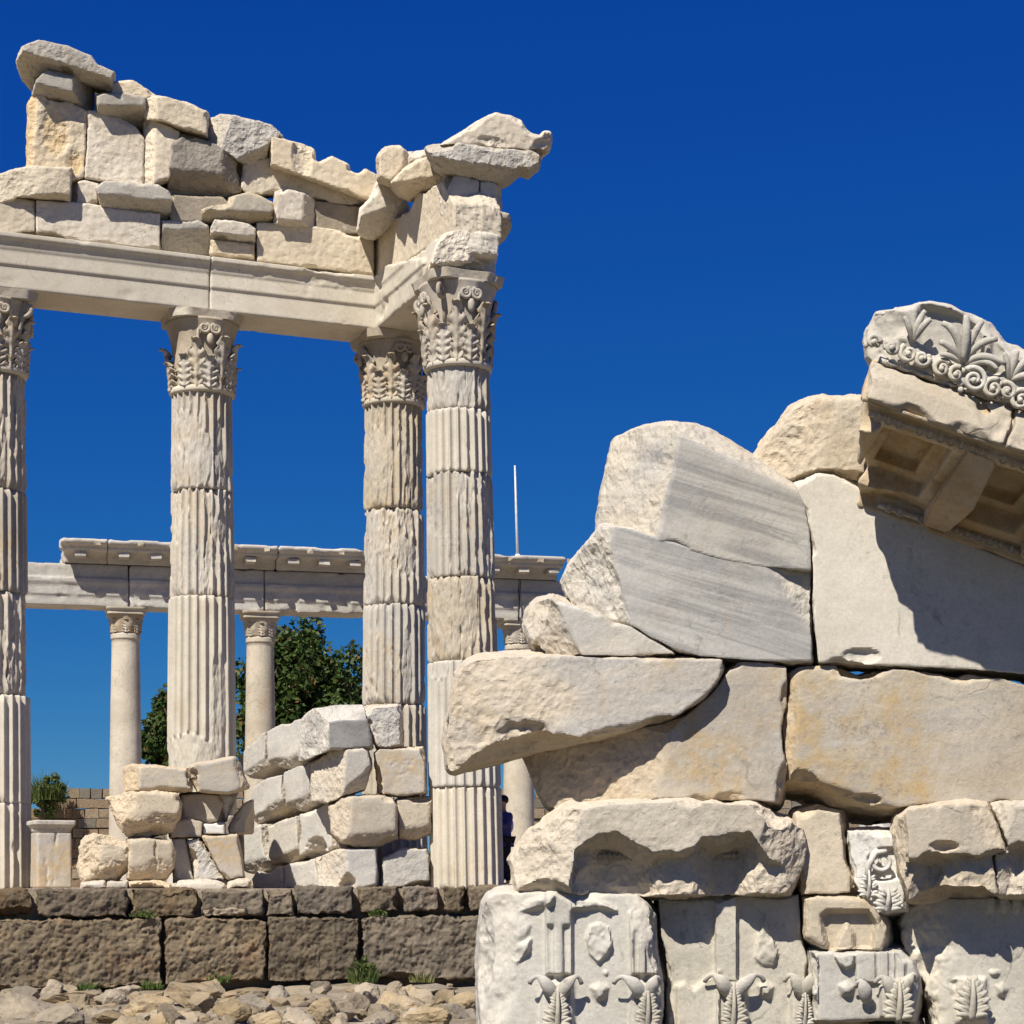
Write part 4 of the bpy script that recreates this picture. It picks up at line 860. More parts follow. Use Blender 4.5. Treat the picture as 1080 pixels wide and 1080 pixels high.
S('big smooth block half in the cornice\'s shadow, above the wide yellowish block', '836,508 861,499 880,500 902,510 936,538 1002,566 1080,596 1150,624 1150,735 1080,712 1015,706 935,703 879,700 862,700 858,650 856,606 853,560', -.01, t=1.0, m='smooth',
  dent=((908, 692, 24, 9, .04),), chips=3, rf=.002)
S('rough pitted block behind the top block, leaning under the cornice', '770,495 799,481 806,468 816,455 836,430 850,422 863,419 885,420 908,418 914,433 916,470 912,505 870,505 840,512 820,505', .12, t=.9, m='cream', dent=((840, 462, 18, 26, .02),), fac=((870, 420, 866, 505, 840, 460, 14, .03),), rf=.012, rb=.03, k=(.02, .06))

# raking cornice with coffers: profile in (w, v), swept along the slope of the gable
c0 = STK.pt(909, 420, -1.15); c1 = STK.pt(1080, 478, -1.15)
rk = math.atan2(c1[2]-c0[2], math.hypot(*(c1-c0)[:2]))
RAKE = Frame(0, 1, 1, 0, .0145); RAKE.O = c0
RAKE.u = STK.u*math.cos(rk)+STK.v*math.sin(rk); RAKE.v = -STK.u*math.sin(rk)+STK.v*math.cos(rk)
TILT = R(-14)                                           # the block lies tipped back, so its soffit looks out
v0, w0_ = RAKE.v.copy(), RAKE.w.copy()
RAKE.v = v0*math.cos(TILT)-w0_*math.sin(TILT); RAKE.w = v0*math.sin(TILT)+w0_*math.cos(TILT)
def coff(U, V, W, d):
    cut = None
    for uc in (.16, .88, 1.60):
        b = np.maximum(np.maximum(np.abs(U-uc-.30)-.24, np.abs(W-.63)-.40), np.abs(V+.1)-.215)
        b2 = np.maximum(np.maximum(np.abs(U-uc-.30)-.15, np.abs(W-.63)-.28), np.abs(V+.1)-.30)
        b = np.minimum(b, b2); cut = b if cut is None else np.minimum(cut, b)
    d = smax(d, -cut, .015)
    for (uu, vv, ww, rr) in ((.10, .40, -.06, .17), (.42, -.07, -.10, .15), (.78, .02, -.16, .20), (1.02, -.10, -.09, .16), (1.22, .40, -.10, .22), (.62, .42, -.14, .20), (0.0, .05, .25, .14)):
        q = np.sqrt(((U-uu)/1.5)**2+(V-vv)**2+(W-ww)**2)+.03*fbm(U*9, V*9, W*9, 3, uu)-rr
        d = smax(d, -q, .005)
    d = smax(d, .012-np.abs(U-1.12-.02*fbm(V*5, W*5, np.float32(1.), 2, 4.))-.5*np.clip(W-.06, 0, 1), .004)
    lim = (W-.34)*.30+.06-U+.07*fbm(U*4, V*4, W*4, 3, 2.)                      # broken left end runs back at a slant
    return smax(d, np.minimum(lim, .09), .03)
GC = 'cornice blocks of the foreground gable'
corn = profile('tipped cornice block with square coffers on its underside, under the palmette stone', RAKE,
    [(.05, .0), (.05, .20), (.07, .31), (.12, .37), (1.4, .38), (1.4, -.12), (1.18, -.12), (1.15, -.03), (.16, -.02), (.13, .035), (.02, .03)], .0, 2.0, 'cornice_stone', 'cornice_block', 'cornice block', GC,
    res=.0135, ero=.04, eth=.10, k=.008, rf=.012, ext=coff)
def bites(U, V, W, d):
    for (uu, vv, ww, rr) in ((.12, .42, -.06, .17), (.30, -.10, -.06, .17), (.78, -.06, -.12, .17), (1.05, -.06, -.10, .13), (1.3, .40, -.08, .14), (.66, .44, -.10, .17), (.36, .40, -.05, .09), (1.62, -.05, -.08, .15)):
        q = np.sqrt(((U-uu)/1.7)**2+(V-vv)**2+(W-ww)**2)+.035*fbm(U*8, V*8, W*8, 3, uu)-rr
        d = smax(d, -q, .004)
    return smax(d, .012-np.abs(U-.98-.05*fbm(V*5, W*5, np.float32(1.), 2, 4.)), .004)
fas = profile('', RAKE, [(-.01, .01), (-.01, .17), (.0, .20), (.02, .29), (.055, .33), (.055, .05), (.03, .01)], .01, 2.0, 'cream', 'fascia', parent=corn, res=.0115, ero=.035, eth=.14, k=.004, rf=.006, end0=.12, ext=bites)
def egg_row(parent, A, B, n, r, out, mat='carved', skip=0.0, seed=1):
    """egg-and-dart strip from A to B; out = direction the eggs look"""
    A, B, out = np.array(A, float), np.array(B, float), np.array(out, float); e = (B-A)/np.linalg.norm(B-A); up = np.cross(out, e); up /= np.linalg.norm(up)
    rs = random.Random(seed); parts = []; st = np.linalg.norm(B-A)/n
    for k in range(n):
        p = A+(B-A)*(k+.5)/n
        if rs.random() < skip: continue
        q = rs.uniform(.85, 1.08)
        parts.append(ellipsoid(p, (st*.27*q, r*.6, r*.95*q), 8, 6, np.stack([e, out, up])))
        ring = [p+e*st*.40*math.cos(a)*1.0+up*r*1.05*math.sin(a)+out*r*.25 for a in np.linspace(math.pi, 2*math.pi, 9)]
        ring = [p-e*st*.40+up*r*.8+out*r*.25]+ring+[p+e*st*.40+up*r*.8+out*r*.25]
        parts.append(sweep(ring, st*.07, 5))
        parts.append(sweep([p+e*st*.5+up*r*.9+out*r*.2, p+e*st*.5-up*r*1.0+out*r*.3], [st*.05, st*.02], 5))
    parts.append(sweep([A-out*r*.25-e*st*.4, A-out*r*.25, B-out*r*.25, B-out*r*.25+e*st*.4], r*.6, 6, out))
    V, F = join(parts); return mesh_obj('egg_moulding', V, F, mat, parent, True)
def RP(u, v, w): return RAKE.O+RAKE.u*u+RAKE.v*v+RAKE.w*w
egg_row(corn, RP(.12, .0, .15), RP(2.0, .0, .15), 26, .03, -RAKE.v*.6-RAKE.w*.8, 'cornice_stone', .1, 3)
egg_row(corn, RP(.50, -.07, 1.15), RP(2.0, -.07, 1.15), 18, .034, -RAKE.w, 'cornice_stone', .1, 4)
egg_row(corn, RP(.08, .335, .035), RP(.9, .335, .035), 8, .04, -RAKE.w*.8+RAKE.v*.5, 'relief', .15, 5)
for k, uc in enumerate((.80, 1.52)):                     # pendant consoles between the coffers
    P8 = [RP(uc-.02, -.02, .16), RP(uc+.20, -.02, .16), RP(uc+.20, -.02, 1.12), RP(uc-.02, -.02, 1.12), RP(uc-.06, -.17, .62), RP(uc+.22, -.17, .62), RP(uc+.18, -.13, 1.12), RP(uc, -.13, 1.12)]
    bm = bmesh.new(); vs = [bm.verts.new(p) for p in P8]
    bmesh.ops.convex_hull(bm, input=vs); bmesh.ops.bevel(bm, geom=bm.edges[:], offset=.012, segments=2, affect='EDGES'); bmesh.ops.triangulate(bm, faces=bm.faces[:])
    bm.verts.index_update(); V = np.array([v.co[:] for v in bm.verts]); F = np.array([[v.index for v in f.verts] for f in bm.faces]); bm.free()
    mesh_obj('console', V, F, 'cornice_stone', corn, False, {'brk': np.zeros(len(V))})

# crowning moulding with palmettes
PW = -1.08
sima = stone('crowning stone carved with palmettes and scrolls, topmost in the foreground at the right', STK, '911,357 914,344 924,328 945,324 961,321 968,318 980,317 996,320 1016,328 1032,334 1047,342 1054,352 1058,361 1080,368 1110,376 1150,388 1150,462 1080,437 1040,420 1002,405 958,390 927,386 914,374', PW,
    t=1.0, m='relief', smooth=True, grp=GS, k=(.015, .05), rf=.005, rb=.025, low=.012, res=.0135, fac=((958, 322, 966, 392, 930, 350, 24, .03), (912, 366, 960, 384, 930, 386, 30)),
    hf=lambda h: h.sink('972,322 1010,330 1034,345 1040,380 1052,395 1010,386 975,372 966,356', .07, .05)+h.sink('1046,352 1060,370 1056,396 1044,392', .05, .03)+h.sink('1084,378 1150,400 1150,440 1090,405', .06, .04))
def sp(px, py, dw=0.0): return STK.pt(px, py, PW+dw)
def petal(a, b, c, wid, dw=.0, n=12):
    """tapering petal through three photo points, lifted off the stone in the middle"""
    q = np.linspace(0, 1, n); A, B, C = sp(*a), sp(*b), sp(*c)
    P = np.outer((1-q)**2, A)+np.outer(2*q*(1-q), B)+np.outer(q*q, C)-np.outer(.035*np.sin(q*math.pi*.8)+.03*q**3+dw, STK.w)
    rad = wid/150*(.26+.62*np.sin(np.pi*q**.8*.86))
    return sweep(P, rad, 8, STK.w, .8)
def palmette(specs, parent):
    V, F = join([petal(*s) for s in specs]); mesh_obj('palmette', V, F, 'relief', parent, True)
palmette([((1015, 382), (1017, 355), (1016, 336), 5.0, .03), ((1016, 382), (1020, 360), (1034, 341), 4.6), ((1017, 382), (1028, 360), (1050, 360), 4.6), ((1018, 384), (1032, 370), (1058, 386), 4.4),
          ((1014, 382), (1012, 350), (992, 343), 5.0), ((1014, 383), (1004, 366), (989, 363), 4.6), ((1013, 384), (1002, 376), (990, 376), 3.6), ((1020, 385), (1040, 378), (1050, 392), 3.4)], sima)
palmette([((963, 361), (964, 345), (974, 330), 4.2), ((963, 361), (968, 346), (980, 339), 4.6), ((962, 361), (958, 345), (952, 336), 3.6)], sima)
palmette([((1066, 401), (1066, 385), (1071, 372), 4.2), ((1066, 401), (1073, 388), (1084, 378), 4.2), ((1066, 401), (1076, 396), (1090, 398), 4.0), ((1064, 401), (1062, 386), (1057, 374), 3.8)], sima)
palmette([((1122, 420), (1118, 405), (1108, 396), 4.2), ((1122, 420), (1124, 402), (1130, 392), 4.2), ((1122, 420), (1134, 408), (1146, 404), 4.2)], sima)
def scroll(px, py, r, turns, a0, parent, rad=.017):
    P, rd = spiral(sp(px, py, -.02), r/150, r/150*.12, turns, a0, STK.u, STK.v, rad)
    P = P-np.outer(np.linspace(0, .03, len(P)), STK.w)
    a = sweep(P, rd*1.15, 7, STK.w); b = ellipsoid(sp(px, py, -.045), (.02, .02, .02))
    rs = random.Random(int(px)); lv = [ellipsoid(sp(px+rs.uniform(-r, r)*1.1, py+rs.uniform(-.6, .9)*r, -.01), (.022, .022, .013), 6, 5, np.stack([STK.u*math.cos(g)+STK.v*math.sin(g), -STK.u*math.sin(g)+STK.v*math.cos(g), STK.w])) for g in (0.3, 1.1, 2.0, 2.7)]
    V, F = join([a, b]+lv); mesh_obj('scroll', V, F, 'relief', parent, True)
for x, y, r, tn, a0 in ((921, 361, 7, 1.2, 0), (940, 367, 7, -1.3, 1), (958, 373, 9, 1.4, 2), (972, 378, 8, -1.3, 0), (993, 389, 9, 1.5, .5), (1027, 401, 13, -1.7, 2.2), (1008, 395, 8, 1.2, 1), (1047, 410, 10, 1.5, 1.), (1062, 413, 9, -1.3, 2.), (1076, 422, 11, 1.6, .4), (1096, 430, 9, -1.4, .4), (1116, 438, 10, 1.4, .4)):
    scroll(x, y, r, tn, a0, sima)

# three cornice blocks of the course above the frieze: fronts broken back to the coffers
def under(jag, hollow, deep, shallow, slope=2.2):
    """front broken back below a jagged line; hollows between consoles run deeper"""
    def f(h, U, V, W, d):
        J = [h.q(*p_) for p_ in pts(jag)]; ju = [q_[0] for q_ in J]; jv = [q_[1] for q_ in J]
        jl = np.interp(U, ju, jv)+.045*fbm(U*9, np.float32(.3), W*3, 4, ju[0])
        dp = np.full(U.shape, shallow)
        for a_, b_ in hollow:
            ua, ub_ = h.q(a_, 900)[0], h.q(b_, 900)[0]; wv = .09*fbm(U*0+V*4, V*5, W*5, 2, a_)
            tt = np.clip(np.minimum(U-ua-wv, ub_+wv-U)/.16, 0, 1)
            dp = np.maximum(dp, shallow+(deep-shallow)*tt)
        cut = np.maximum(V-jl, W-np.minimum(dp, np.maximum(jl-V, 0)*slope+.02*fbm(U*7, V*7, np.float32(1.), 3, 2.)))
        lo_, hi_ = ju[0], ju[-1]
        cut = np.maximum(cut, np.maximum(lo_-U+.05*fbm(V*5, W*5, np.float32(2.), 2, 1.), U-hi_))
        return smax(d, -cut, .012)
    return f
s12 = S('cornice block with two coffer hollows and a ragged left end, beneath the wedged block', '537,908 548,893 558,878 575,868 582,862 596,851 626,848 667,844 715,844 780,848 797,849 819,864 836,868 847,876 849,895 843,922 834,941 700,942 590,942 545,939', -.30, t=1.2, m='cream', name='cornice_block', cat='cornice block',
    fac=((622, 850, 596, 942, 560, 900, 30, .05), (578, 866, 556, 940, 545, 905, 58, .04), (812, 862, 800, 940, 840, 905, 40, .05), (812, 896, 850, 880, 845, 920, 30, .05)),
    ext=under('606,897 622,884 640,878 652,877 671,890 687,900 705,896 721,897 740,884 757,884 775,878 792,877 812,902 846,908', ((606, 692), (734, 802)), .33, .16), rb=.03, low=.02, rf=.01)
egg_row(s12, STK.pt(618, 903, -.30+.33), STK.pt(668, 903, -.30+.33), 9, .03, -STK.w, 'carved', .0, 7)
egg_row(s12, STK.pt(748, 903, -.30+.33), STK.pt(792, 902, -.30+.33), 6, .03, -STK.w, 'carved', .1, 8)
S('upright block in shade at its top, between the two coffered cornice blocks', '838,858 862,853 886,857 890,887 891,906 898,922 905,944 846,944 840,900', .02, t=.9, m='cream')
s15 = S('cornice block with a curved undercut front, right of the white capital fragment', '944,878 948,862 958,853 990,849 1024,847 1041,849 1050,866 1060,890 1061,897 1044,901 1052,942 1000,945 960,948 950,920', -.34, t=1.2, m='cream', name='cornice_block', cat='cornice block',
    fac=((956, 856, 964, 948, 946, 905, 60, .02), (1040, 899, 1064, 940, 1062, 910, 20, .02)), ext=under('958,903 975,900 1003,898 1032,900 1050,896 1066,896', ((962, 1006),), .26, .10), dent=((996, 892, 17, 6, .08),), rf=.004)
egg_row(s15, STK.pt(966, 908, -.09), STK.pt(1004, 907, -.09), 9, .026, -STK.w, 'carved', .1, 9)
s16 = S('cornice block cut by the right edge of the photo, above the pointed shadow', '1046,848 1062,845 1080,844 1150,840 1150,945 1055,943 1049,905 1063,896 1055,872', -.33, t=1.2, m='cream', name='cornice_block', cat='cornice block',
    fac=((1066, 860, 1060, 884, 1055, 870, 40),), ext=under('1048,896 1064,893 1085,889 1152,884', ((1050, 1078), (1110, 1140)), .24, .12))
egg_row(s16, STK.pt(1053, 904, -.10), STK.pt(1078, 902, -.10), 11, .026, -STK.w, 'carved', .1, 10)

# white capital fragment seen deep in the gap
wc = S('white fragment of a leafy capital standing deep in the gap', '893,876 944,877 962,900 958,960 923,964 912,952 900,930 896,900', .06, t=.6, m='white', name='capital_fragment', cat='capital', grp=None,
    hf=lambda h: h.sink('916,905 926,896 945,894 962,900 962,925 922,928', .05, .03))
def gp(px, py, dw=0.0): return STK.pt(px, py, .06+dw)
P, rd = spiral(gp(931, 908, -.03), .09, .015, 1.3, 2.0, STK.u, STK.v, .02); V, F = join([sweep(P, rd, 7, STK.w), sweep([gp(914, 930, -.02), gp(916, 912, -.04), gp(924, 899, -.05), gp(935, 898, -.05)], [.02, .022, .022, .018], 7, STK.w)])
mesh_obj('volute', V, F, 'white', wc)
def fan_leaf(parent, F_, px, py, w, h, w0, mat='relief', lobes=5, seed=1, tilt=0.0):
    """spiky acanthus leaf standing on a stone's front: base centre at (px, py), size in photo pixels"""
    b = F_.pt(px, py, w0); k = np.linalg.norm(F_.pt(px+1, py, w0)-b); parts = []; rs = random.Random(seed)
    up = F_.v*math.cos(tilt)+F_.u*math.sin(tilt); rt = F_.u*math.cos(tilt)-F_.v*math.sin(tilt)
    W2, Hh = w*k, h*k
    parts.append(sweep([b+up*Hh*q-F_.w*(.02+.055*math.sin(q*2.6)) for q in np.linspace(0, 1, 9)], [W2*.11*(1-.6*q) for q in np.linspace(0, 1, 9)], 7, F_.w, .8))
    for sg in (-1, 1):
        for i in range(lobes):
            y0 = Hh*(.04+.74*i/lobes); ln = W2*.56*(1-.5*(i/lobes)**2)*rs.uniform(.85, 1.1); a = R(18+i*9)
            for jn, (da, l2) in enumerate(((-.22, .78), (.16, 1.0))):
                Pq = []
                for q in np.linspace(0, 1, 9):
                    Pq.append(b+up*(y0+math.sin(a+da)*ln*l2*q+Hh*.09*math.sin(q*2.6))+rt*sg*(math.cos(a+da)*ln*l2*q)-F_.w*(.006+.045*math.sin(q*2.2)))
                parts.append(sweep(Pq, [W2*.062*(.5+.9*math.sin(math.pi*(.1+.86*q))) for q in np.linspace(0, 1, 9)], 6, F_.w, .8))
    V, F = join(parts); return mesh_obj('acanthus_leaf', V, F, mat, parent, True)
fan_leaf(wc, STK, 935, 962, 30, 26, .04, 'white', 3, 5); fan_leaf(wc, STK, 915, 948, 22, 30, .05, 'white', 3, 6)

# frieze course
def horn(parent, F_, cx, cy, sg, ln, w0, mat='relief', rise=8):
    """flaring calyx leaf rising beside an acanthus leaf and curling over at its tip"""
    q = np.linspace(0, 1, 14); k = np.linalg.norm(F_.pt(cx+1, cy, w0)-F_.pt(cx, cy, w0))
    x = cx+sg*ln*(.10+.95*q**1.15-.12*np.clip(q-.85, 0, 1)*4); y = cy+10-(rise+16)*np.sin(q*1.75)+10*np.clip(q-.72, 0, 1)*3.2
    rs = random.Random(int(cx*3+sg))
    P = np.array([F_.pt(a, b_, w0) for a, b_ in zip(x, y)])-np.outer(.02+.06*np.sin(q*2.9)*rs.uniform(.8, 1.1), F_.w)
    r = k*(2.4+5.6*np.sin(np.clip(q*1.35+.12, 0, 1)*math.pi)**.8*(1-.45*q))
    V, F = sweep(P, r, 12, F_.w, .6)
    V = V+.008*np.stack([fbm(V[:, 0]*14, V[:, 1]*14, V[:, 2]*14, 3, 1.), fbm(V[:, 0]*14, V[:, 1]*14, V[:, 2]*14, 3, 5.), fbm(V[:, 0]*14, V[:, 1]*14, V[:, 2]*14, 3, 9.)], 1)
    mesh_obj('calyx_leaf', V, F, mat, parent, True)
def F1(h):
    g = h.lift('575,938 603,938 603,1028 576,1028', .055, .02)+h.lift('664,962 676,955 691,975 692,1028 666,1028', .06, .02)
    for x in (581, 598): g = g+h.sink(f'{x-4},976 {x+3},976 {x+3},1034 {x-4},1034', .03, .014)
    for x in (671, 684): g = g+h.sink(f'{x-3},982 {x+3},980 {x+3},1034 {x-3},1034', .03, .014)
    rough = 1+.9*fbm(h.U*14, h.V*14, np.float32(1), 4, 3.)
    g = g+(h.lift('548,955 560,949 574,946 585,944 583,954 560,960 546,960', .038, .03)+h.lift('603,945 620,946 640,953 650,960 628,957 603,960', .042, .03))*rough*1.1
    rough = 1+.9*fbm(h.U*14, h.V*14, np.float32(1), 4, 3.)
    g = g+h.lift('618,990 622,976 632,973 643,978 646,996 640,1008 631,1016 621,1006', .03, .012)*rough
    g = g+h.lift('540,986 543,972 552,968 559,976 556,987 547,991', .025, .03)*rough+h.lift('538,1010 548,997 560,990 558,1002 545,1016', .05, .03)+h.dome(541, 1030, 3, 4, .012)
    g = g+h.lift('624,1042 632,1038 640,1042 637,1052 630,1054', .05, .04)+h.dome(639, 1026, 3, 3, .015)
    for cx in (588, 682):
        g = g+h.lift(f'{cx-16},1036 {cx+16},1036 {cx+18},1100 {cx-18},1100', .05, .03)
    return np.maximum(g*1.25, -.12)
GF = 'carved frieze blocks of the foreground gable'
f1 = S('carved frieze block with two fluted strips and leaves, leftmost in the bottom course', '512,953 516,947 523,943 550,942 582,941 623,941 655,943 672,944 682,953 690,965 691,1000 697,1031 700,1059 697,1080 697,1150 506,1150 507,1080 504,1031 507,987', -.12, t=1.1, m='relief', name='frieze_block', cat='frieze block', grp=GF,
       fac=((546, 940, 528, 1150, 512, 1040, 33, .05), (655, 941, 694, 990, 690, 950, 30)), smooth=True, hf=F1, res=.0115, rf=.004, rb=.018, low=.012, k=(.015, .05))
for c_, l_, r_ in ((588, 30, 26), (682, 36, 14)): horn(f1, STK, c_, 1042, -1, l_, -.18); horn(f1, STK, c_, 1042, 1, r_, -.18)
fan_leaf(f1, STK, 588, 1086, 30, 46, -.19, 'relief', 6, 2); fan_leaf(f1, STK, 683, 1086, 30, 46, -.19, 'relief', 6, 3)
def F2(h):
    rough = 1+.9*fbm(h.U*14, h.V*14, np.float32(1), 4, 5.)
    g = h.lift('753,944 778,944 778,1034 755,1034', .05, .02)+h.lift('795,1010 801,985 807,966 814,985 822,1005 816,1020 802,1018', .03, .014)*rough
    g = g+h.lift('713,1040 722,1036 732,1043 745,1032 758,1024 760,1100 713,1100', .045, .03)+h.lift('800,1040 808,1037 815,1041 812,1051 804,1050', .05, .04)
    for cx in (772, 850):
        g = g+h.lift(f'{cx-15},1034 {cx+15},1034 {cx+17},1100 {cx-17},1100', .05, .03)
    return np.maximum(g*1.25, -.12)
f2 = S('carved frieze block shaded by the cornice above, second in the bottom course', '694,947 720,943 780,943 844,942 847,987 852,1010 855,1031 857,1076 857,1150 704,1150 703,1050 697,1000', .14, t=1.0, m='relief', name='frieze_block', cat='frieze block', grp=GF, smooth=True, hf=F2, res=.0115, rf=.006, low=.012)
for c_, l_, r_ in ((772, 30, 34), (848, 22, 8)): horn(f2, STK, c_, 1040, -1, l_, .09); horn(f2, STK, c_, 1040, 1, r_, .09)
fan_leaf(f2, STK, 773, 1086, 30, 50, .08, 'relief', 6, 4); fan_leaf(f2, STK, 848, 1084, 20, 42, .08, 'relief', 6, 8)
S('rounded stone with a sunken panel, upper stone below the shaded upright block', '848,948 862,945 890,945 912,948 924,960 935,977 936,990 930,1004 905,1001 880,1004 866,1000 849,990', -.02, t=.8, m='cream', grp=GF, name='frieze_block', cat='frieze block', k=(.02, .06),
  hf=lambda h: h.sink('866,966 872,961 915,961 924,975 920,1000 874,1002 869,985', .09, .03)+h.lift('880,1006 884,990 893,974 900,985 902,1004', .05, .03)*1.3, res=.0125)
def F3(h):
    g = h.lift('903,1001 955,1001 955,1042 903,1034', .03, .012)
    for x in (926, 940, 946): g = g+h.sink(f'{x-3},1003 {x+2},1003 {x+2},1036 {x-3},1036', .02, .008)
    g = g+h.lift('886,1040 893,1037 900,1041 898,1049 889,1049', .05, .04)+h.lift('928,1040 966,1030 964,1080 930,1080', .05, .03)+h.line('858,1002 858,1080', 5, .05)
    g = g+h.lift('880,1008 902,1006 900,1018 893,1022 884,1016', .05, .012)
    return np.maximum(g*1.25, -.12)
f3 = S('carved frieze stone with one tall acanthus leaf at its right end', '853,1002 866,1002 890,1004 930,1003 950,1004 962,1014 968,1030 969,1045 964,1077 858,1077', -.04, t=.8, m='relief', name='frieze_block', cat='frieze block', grp=GF, smooth=True, hf=F3, res=.0115, rf=.004)
horn(f3, STK, 945, 1042, -1, 24, -.08); horn(f3, STK, 948, 1040, 1, 18, -.08); horn(f3, STK, 915, 1046, -1, 14, -.06)
fan_leaf(f3, STK, 947, 1078, 36, 46, -.11, 'relief', 6, 11)
def F4(h):
    g = h.lift('1000,1036 1010,1032 1040,1032 1042,1078 1008,1078', .05, .03)+h.lift('1051,1040 1057,1038 1062,1043 1059,1050 1053,1049', .05, .04)+h.dome(1049, 1026, 6, 4, .03)
    for i in range(7): g = g+h.dome(1045+i*14, 952, 6, 12, .05)
    g = g+h.lift('1000,942 1150,942 1150,938 1000,938', .06, .02)
    return np.maximum(g, -.1)
f4 = S('carved frieze block crossed by pointed shadows, at the right edge', '950,972 954,958 965,951 1002,947 1080,945 1150,944 1150,1150 985,1150 985,1074 975,1035 966,1010 958,1000', .14, t=1.0, m='relief', name='frieze_block', cat='frieze block', grp=GF, smooth=True, hf=F4, res=.0125, rf=.004, rb=.05, low=.02, fac=((1003, 1020, 1003, 1100, 985, 1060, 20),))
fan_leaf(f4, STK, 1024, 1076, 40, 46, .07, 'relief', 6, 12)
for lb, poly in (('low base slab under the leftmost carved frieze block', '500,1152 700,1152 702,1176 498,1176'), ('low base slab under the middle carved frieze stones', '703,1078.5 704,1152 858,1152 858,1079 970,1079 980,1152 984,1176 704,1176'), ('low base slab under the carved frieze block at the right edge', '986,1152 1160,1152 1160,1176 986,1176')):
    S(lb, poly, .05 if '1078' in poly else -.1, t=1.2, name='base_slab', res=.025)
# ------------------------------------------------------------------ rubble, plants, tree, pole, person
def rock_mesh(rx, ry, rz, seed, n=3, amp=.22):
    bm = bmesh.new(); bmesh.ops.create_icosphere(bm, subdivisions=n, radius=1.0)
    V = np.array([v.co[:] for v in bm.verts]); F = np.array([[v.index for v in f.verts] for f in bm.faces]); bm.free()
    rs = np.random.RandomState(seed)
    for k in range(12):                                      # planes knocked off the ball
        nrm = rs.normal(size=3); nrm /= np.linalg.norm(nrm); h = rs.uniform(.42, .8)
        d = V@nrm; V = V-np.outer(np.clip(d-h, 0, None)*.97, nrm)
    s = seed*1.9; nrm = V/np.linalg.norm(V, axis=1)[:, None]
    V = V+nrm*(amp*.5*fbm(V[:, 0]*1.7, V[:, 1]*1.7, V[:, 2]*1.7, 3, s)+amp*.45*fbm(V[:, 0]*5, V[:, 1]*5, V[:, 2]*5, 4, s+3))[:, None]
    V = V*np.array([rx, ry, rz]); a = rs.uniform(-.4, .4); c, sn = math.cos(a), math.sin(a)
    V[:, :2] = V[:, :2]@np.array([[c, -sn], [sn, c]])
    return V, F
def rock(px, py, rx, ry, label, grp, seed, D=None, mat='rubble', n=4, name='rock'):
    base = min(py+ry*.8, 1110); D = D or min(29.6, (EYE-.06)*FPX/max(base-HOR, 104)); k = D/FPX
    V, F = rock_mesh(rx*k, max(rx, ry)*k*.85, ry*k*1.2, seed, n)
    o = mesh_obj(name, V+px3(px, py+ry*.22, D), F, mat, None, False); tag(o, label, 'rock', grp); return o
GB = 'rubble stones at the foot of the dark wall'
big = [(205, 1047, 34, 18, 'largest pale brown rock, just right of the lumpy dark rock, below the wall joint'), (152, 1062, 36, 19, 'lumpy dark brown rock with shadowed right side, low centre of the rubble'),
 (28, 1064, 38, 22, 'big grey rock in the bottom left corner of the photo'), (264, 1046, 34, 10, 'long flat grey rock lying against the wall, right of the largest brown rock'),
 (76, 1052, 38, 10, 'low flat rock below the grass tuft at the left'), (243, 1068, 24, 13, 'grey angular rock below the long flat grey rock'),
 (20, 1046, 34, 7, 'flat rock against the wall at the far left'), (345, 1066, 22, 14, 'dark brownish rock in the bottom middle of the rubble'), (435, 1062, 28, 14, 'pale orange rock near the dry plants at the right'),
 (312, 1056, 24, 11, 'pale sandy rock left of the dark brownish rock'), (455, 1042, 40, 6, 'long low reddish rock against the wall\'s right end'), (380, 1052, 22, 12, 'sandy rock below the green weeds on the wall'),
 (285, 1076, 26, 12, 'yellowish rock at the bottom edge, left of the dark brownish rock'), (205, 1076, 26, 9, 'brown rock cut by the bottom edge under the largest brown rock'), (110, 1074, 26, 9, 'flat rock cut by the bottom edge, left of the lumpy dark rock'),
 (480, 1066, 18, 16, 'greyish rock beside the carved frieze block'), (400, 1074, 22, 9, 'dark rock cut by the bottom edge, right of the middle')]
for i, (x, y, rx, ry, lb) in enumerate(big): rock(x, y, rx, ry, lb, GB, 40+i)
rs = random.Random(5)
for i in range(80):
    y = rs.uniform(1038, 1086); x = rs.uniform(-10, 520); r_ = rs.choice((rs.uniform(3, 7), rs.uniform(6, 15)))
    rock(x, y, r_, r_*rs.uniform(.5, .85), 'small brown rubble stone at the foot of the dark wall', 'small rubble stones at the foot of the dark wall', 200+i, n=3)
for i in range(75):
    y = rs.uniform(1040, 1088); x = -8+(i+rs.random())*7.0; r_ = rs.uniform(10, 19)
    rock(x, y, r_, r_*rs.uniform(.5, .75), 'middle sized brown rubble stone at the foot of the dark wall', 'middle sized rubble stones at the foot of the dark wall', 700+i, n=4)
emb = ((60, 1074, 30, 17), (118, 1052, 26, 13), (182, 1072, 28, 15), (272, 1062, 30, 14), (318, 1074, 26, 15), (360, 1062, 26, 14), (412, 1060, 30, 14), (452, 1074, 28, 16), (495, 1060, 24, 15), (140, 1082, 34, 13), (232, 1084, 30, 13), (385, 1084, 32, 13))
for i, (x, y, rx, ry) in enumerate(emb): rock(x, y, rx, ry, 'larger rough rock embedded among the rubble below the dark wall', 'larger embedded rocks below the dark wall', 900+i, n=5)
GD = 'rough brown filling stones between the carved frieze stones'
for i, (x, y, rx, ry) in enumerate(((948, 980, 15, 14), (962, 1000, 16, 13), (972, 1022, 14, 15), (955, 1018, 14, 13), (978, 1046, 14, 14), (966, 1062, 14, 13), (984, 1068, 12, 14), (944, 964, 14, 12), (972, 985, 12, 12))):
    rock(x, y, rx, ry, 'rough brown filling stone in the gap between carved frieze stones', GD, 400+i, D=14.75, mat='rubble')

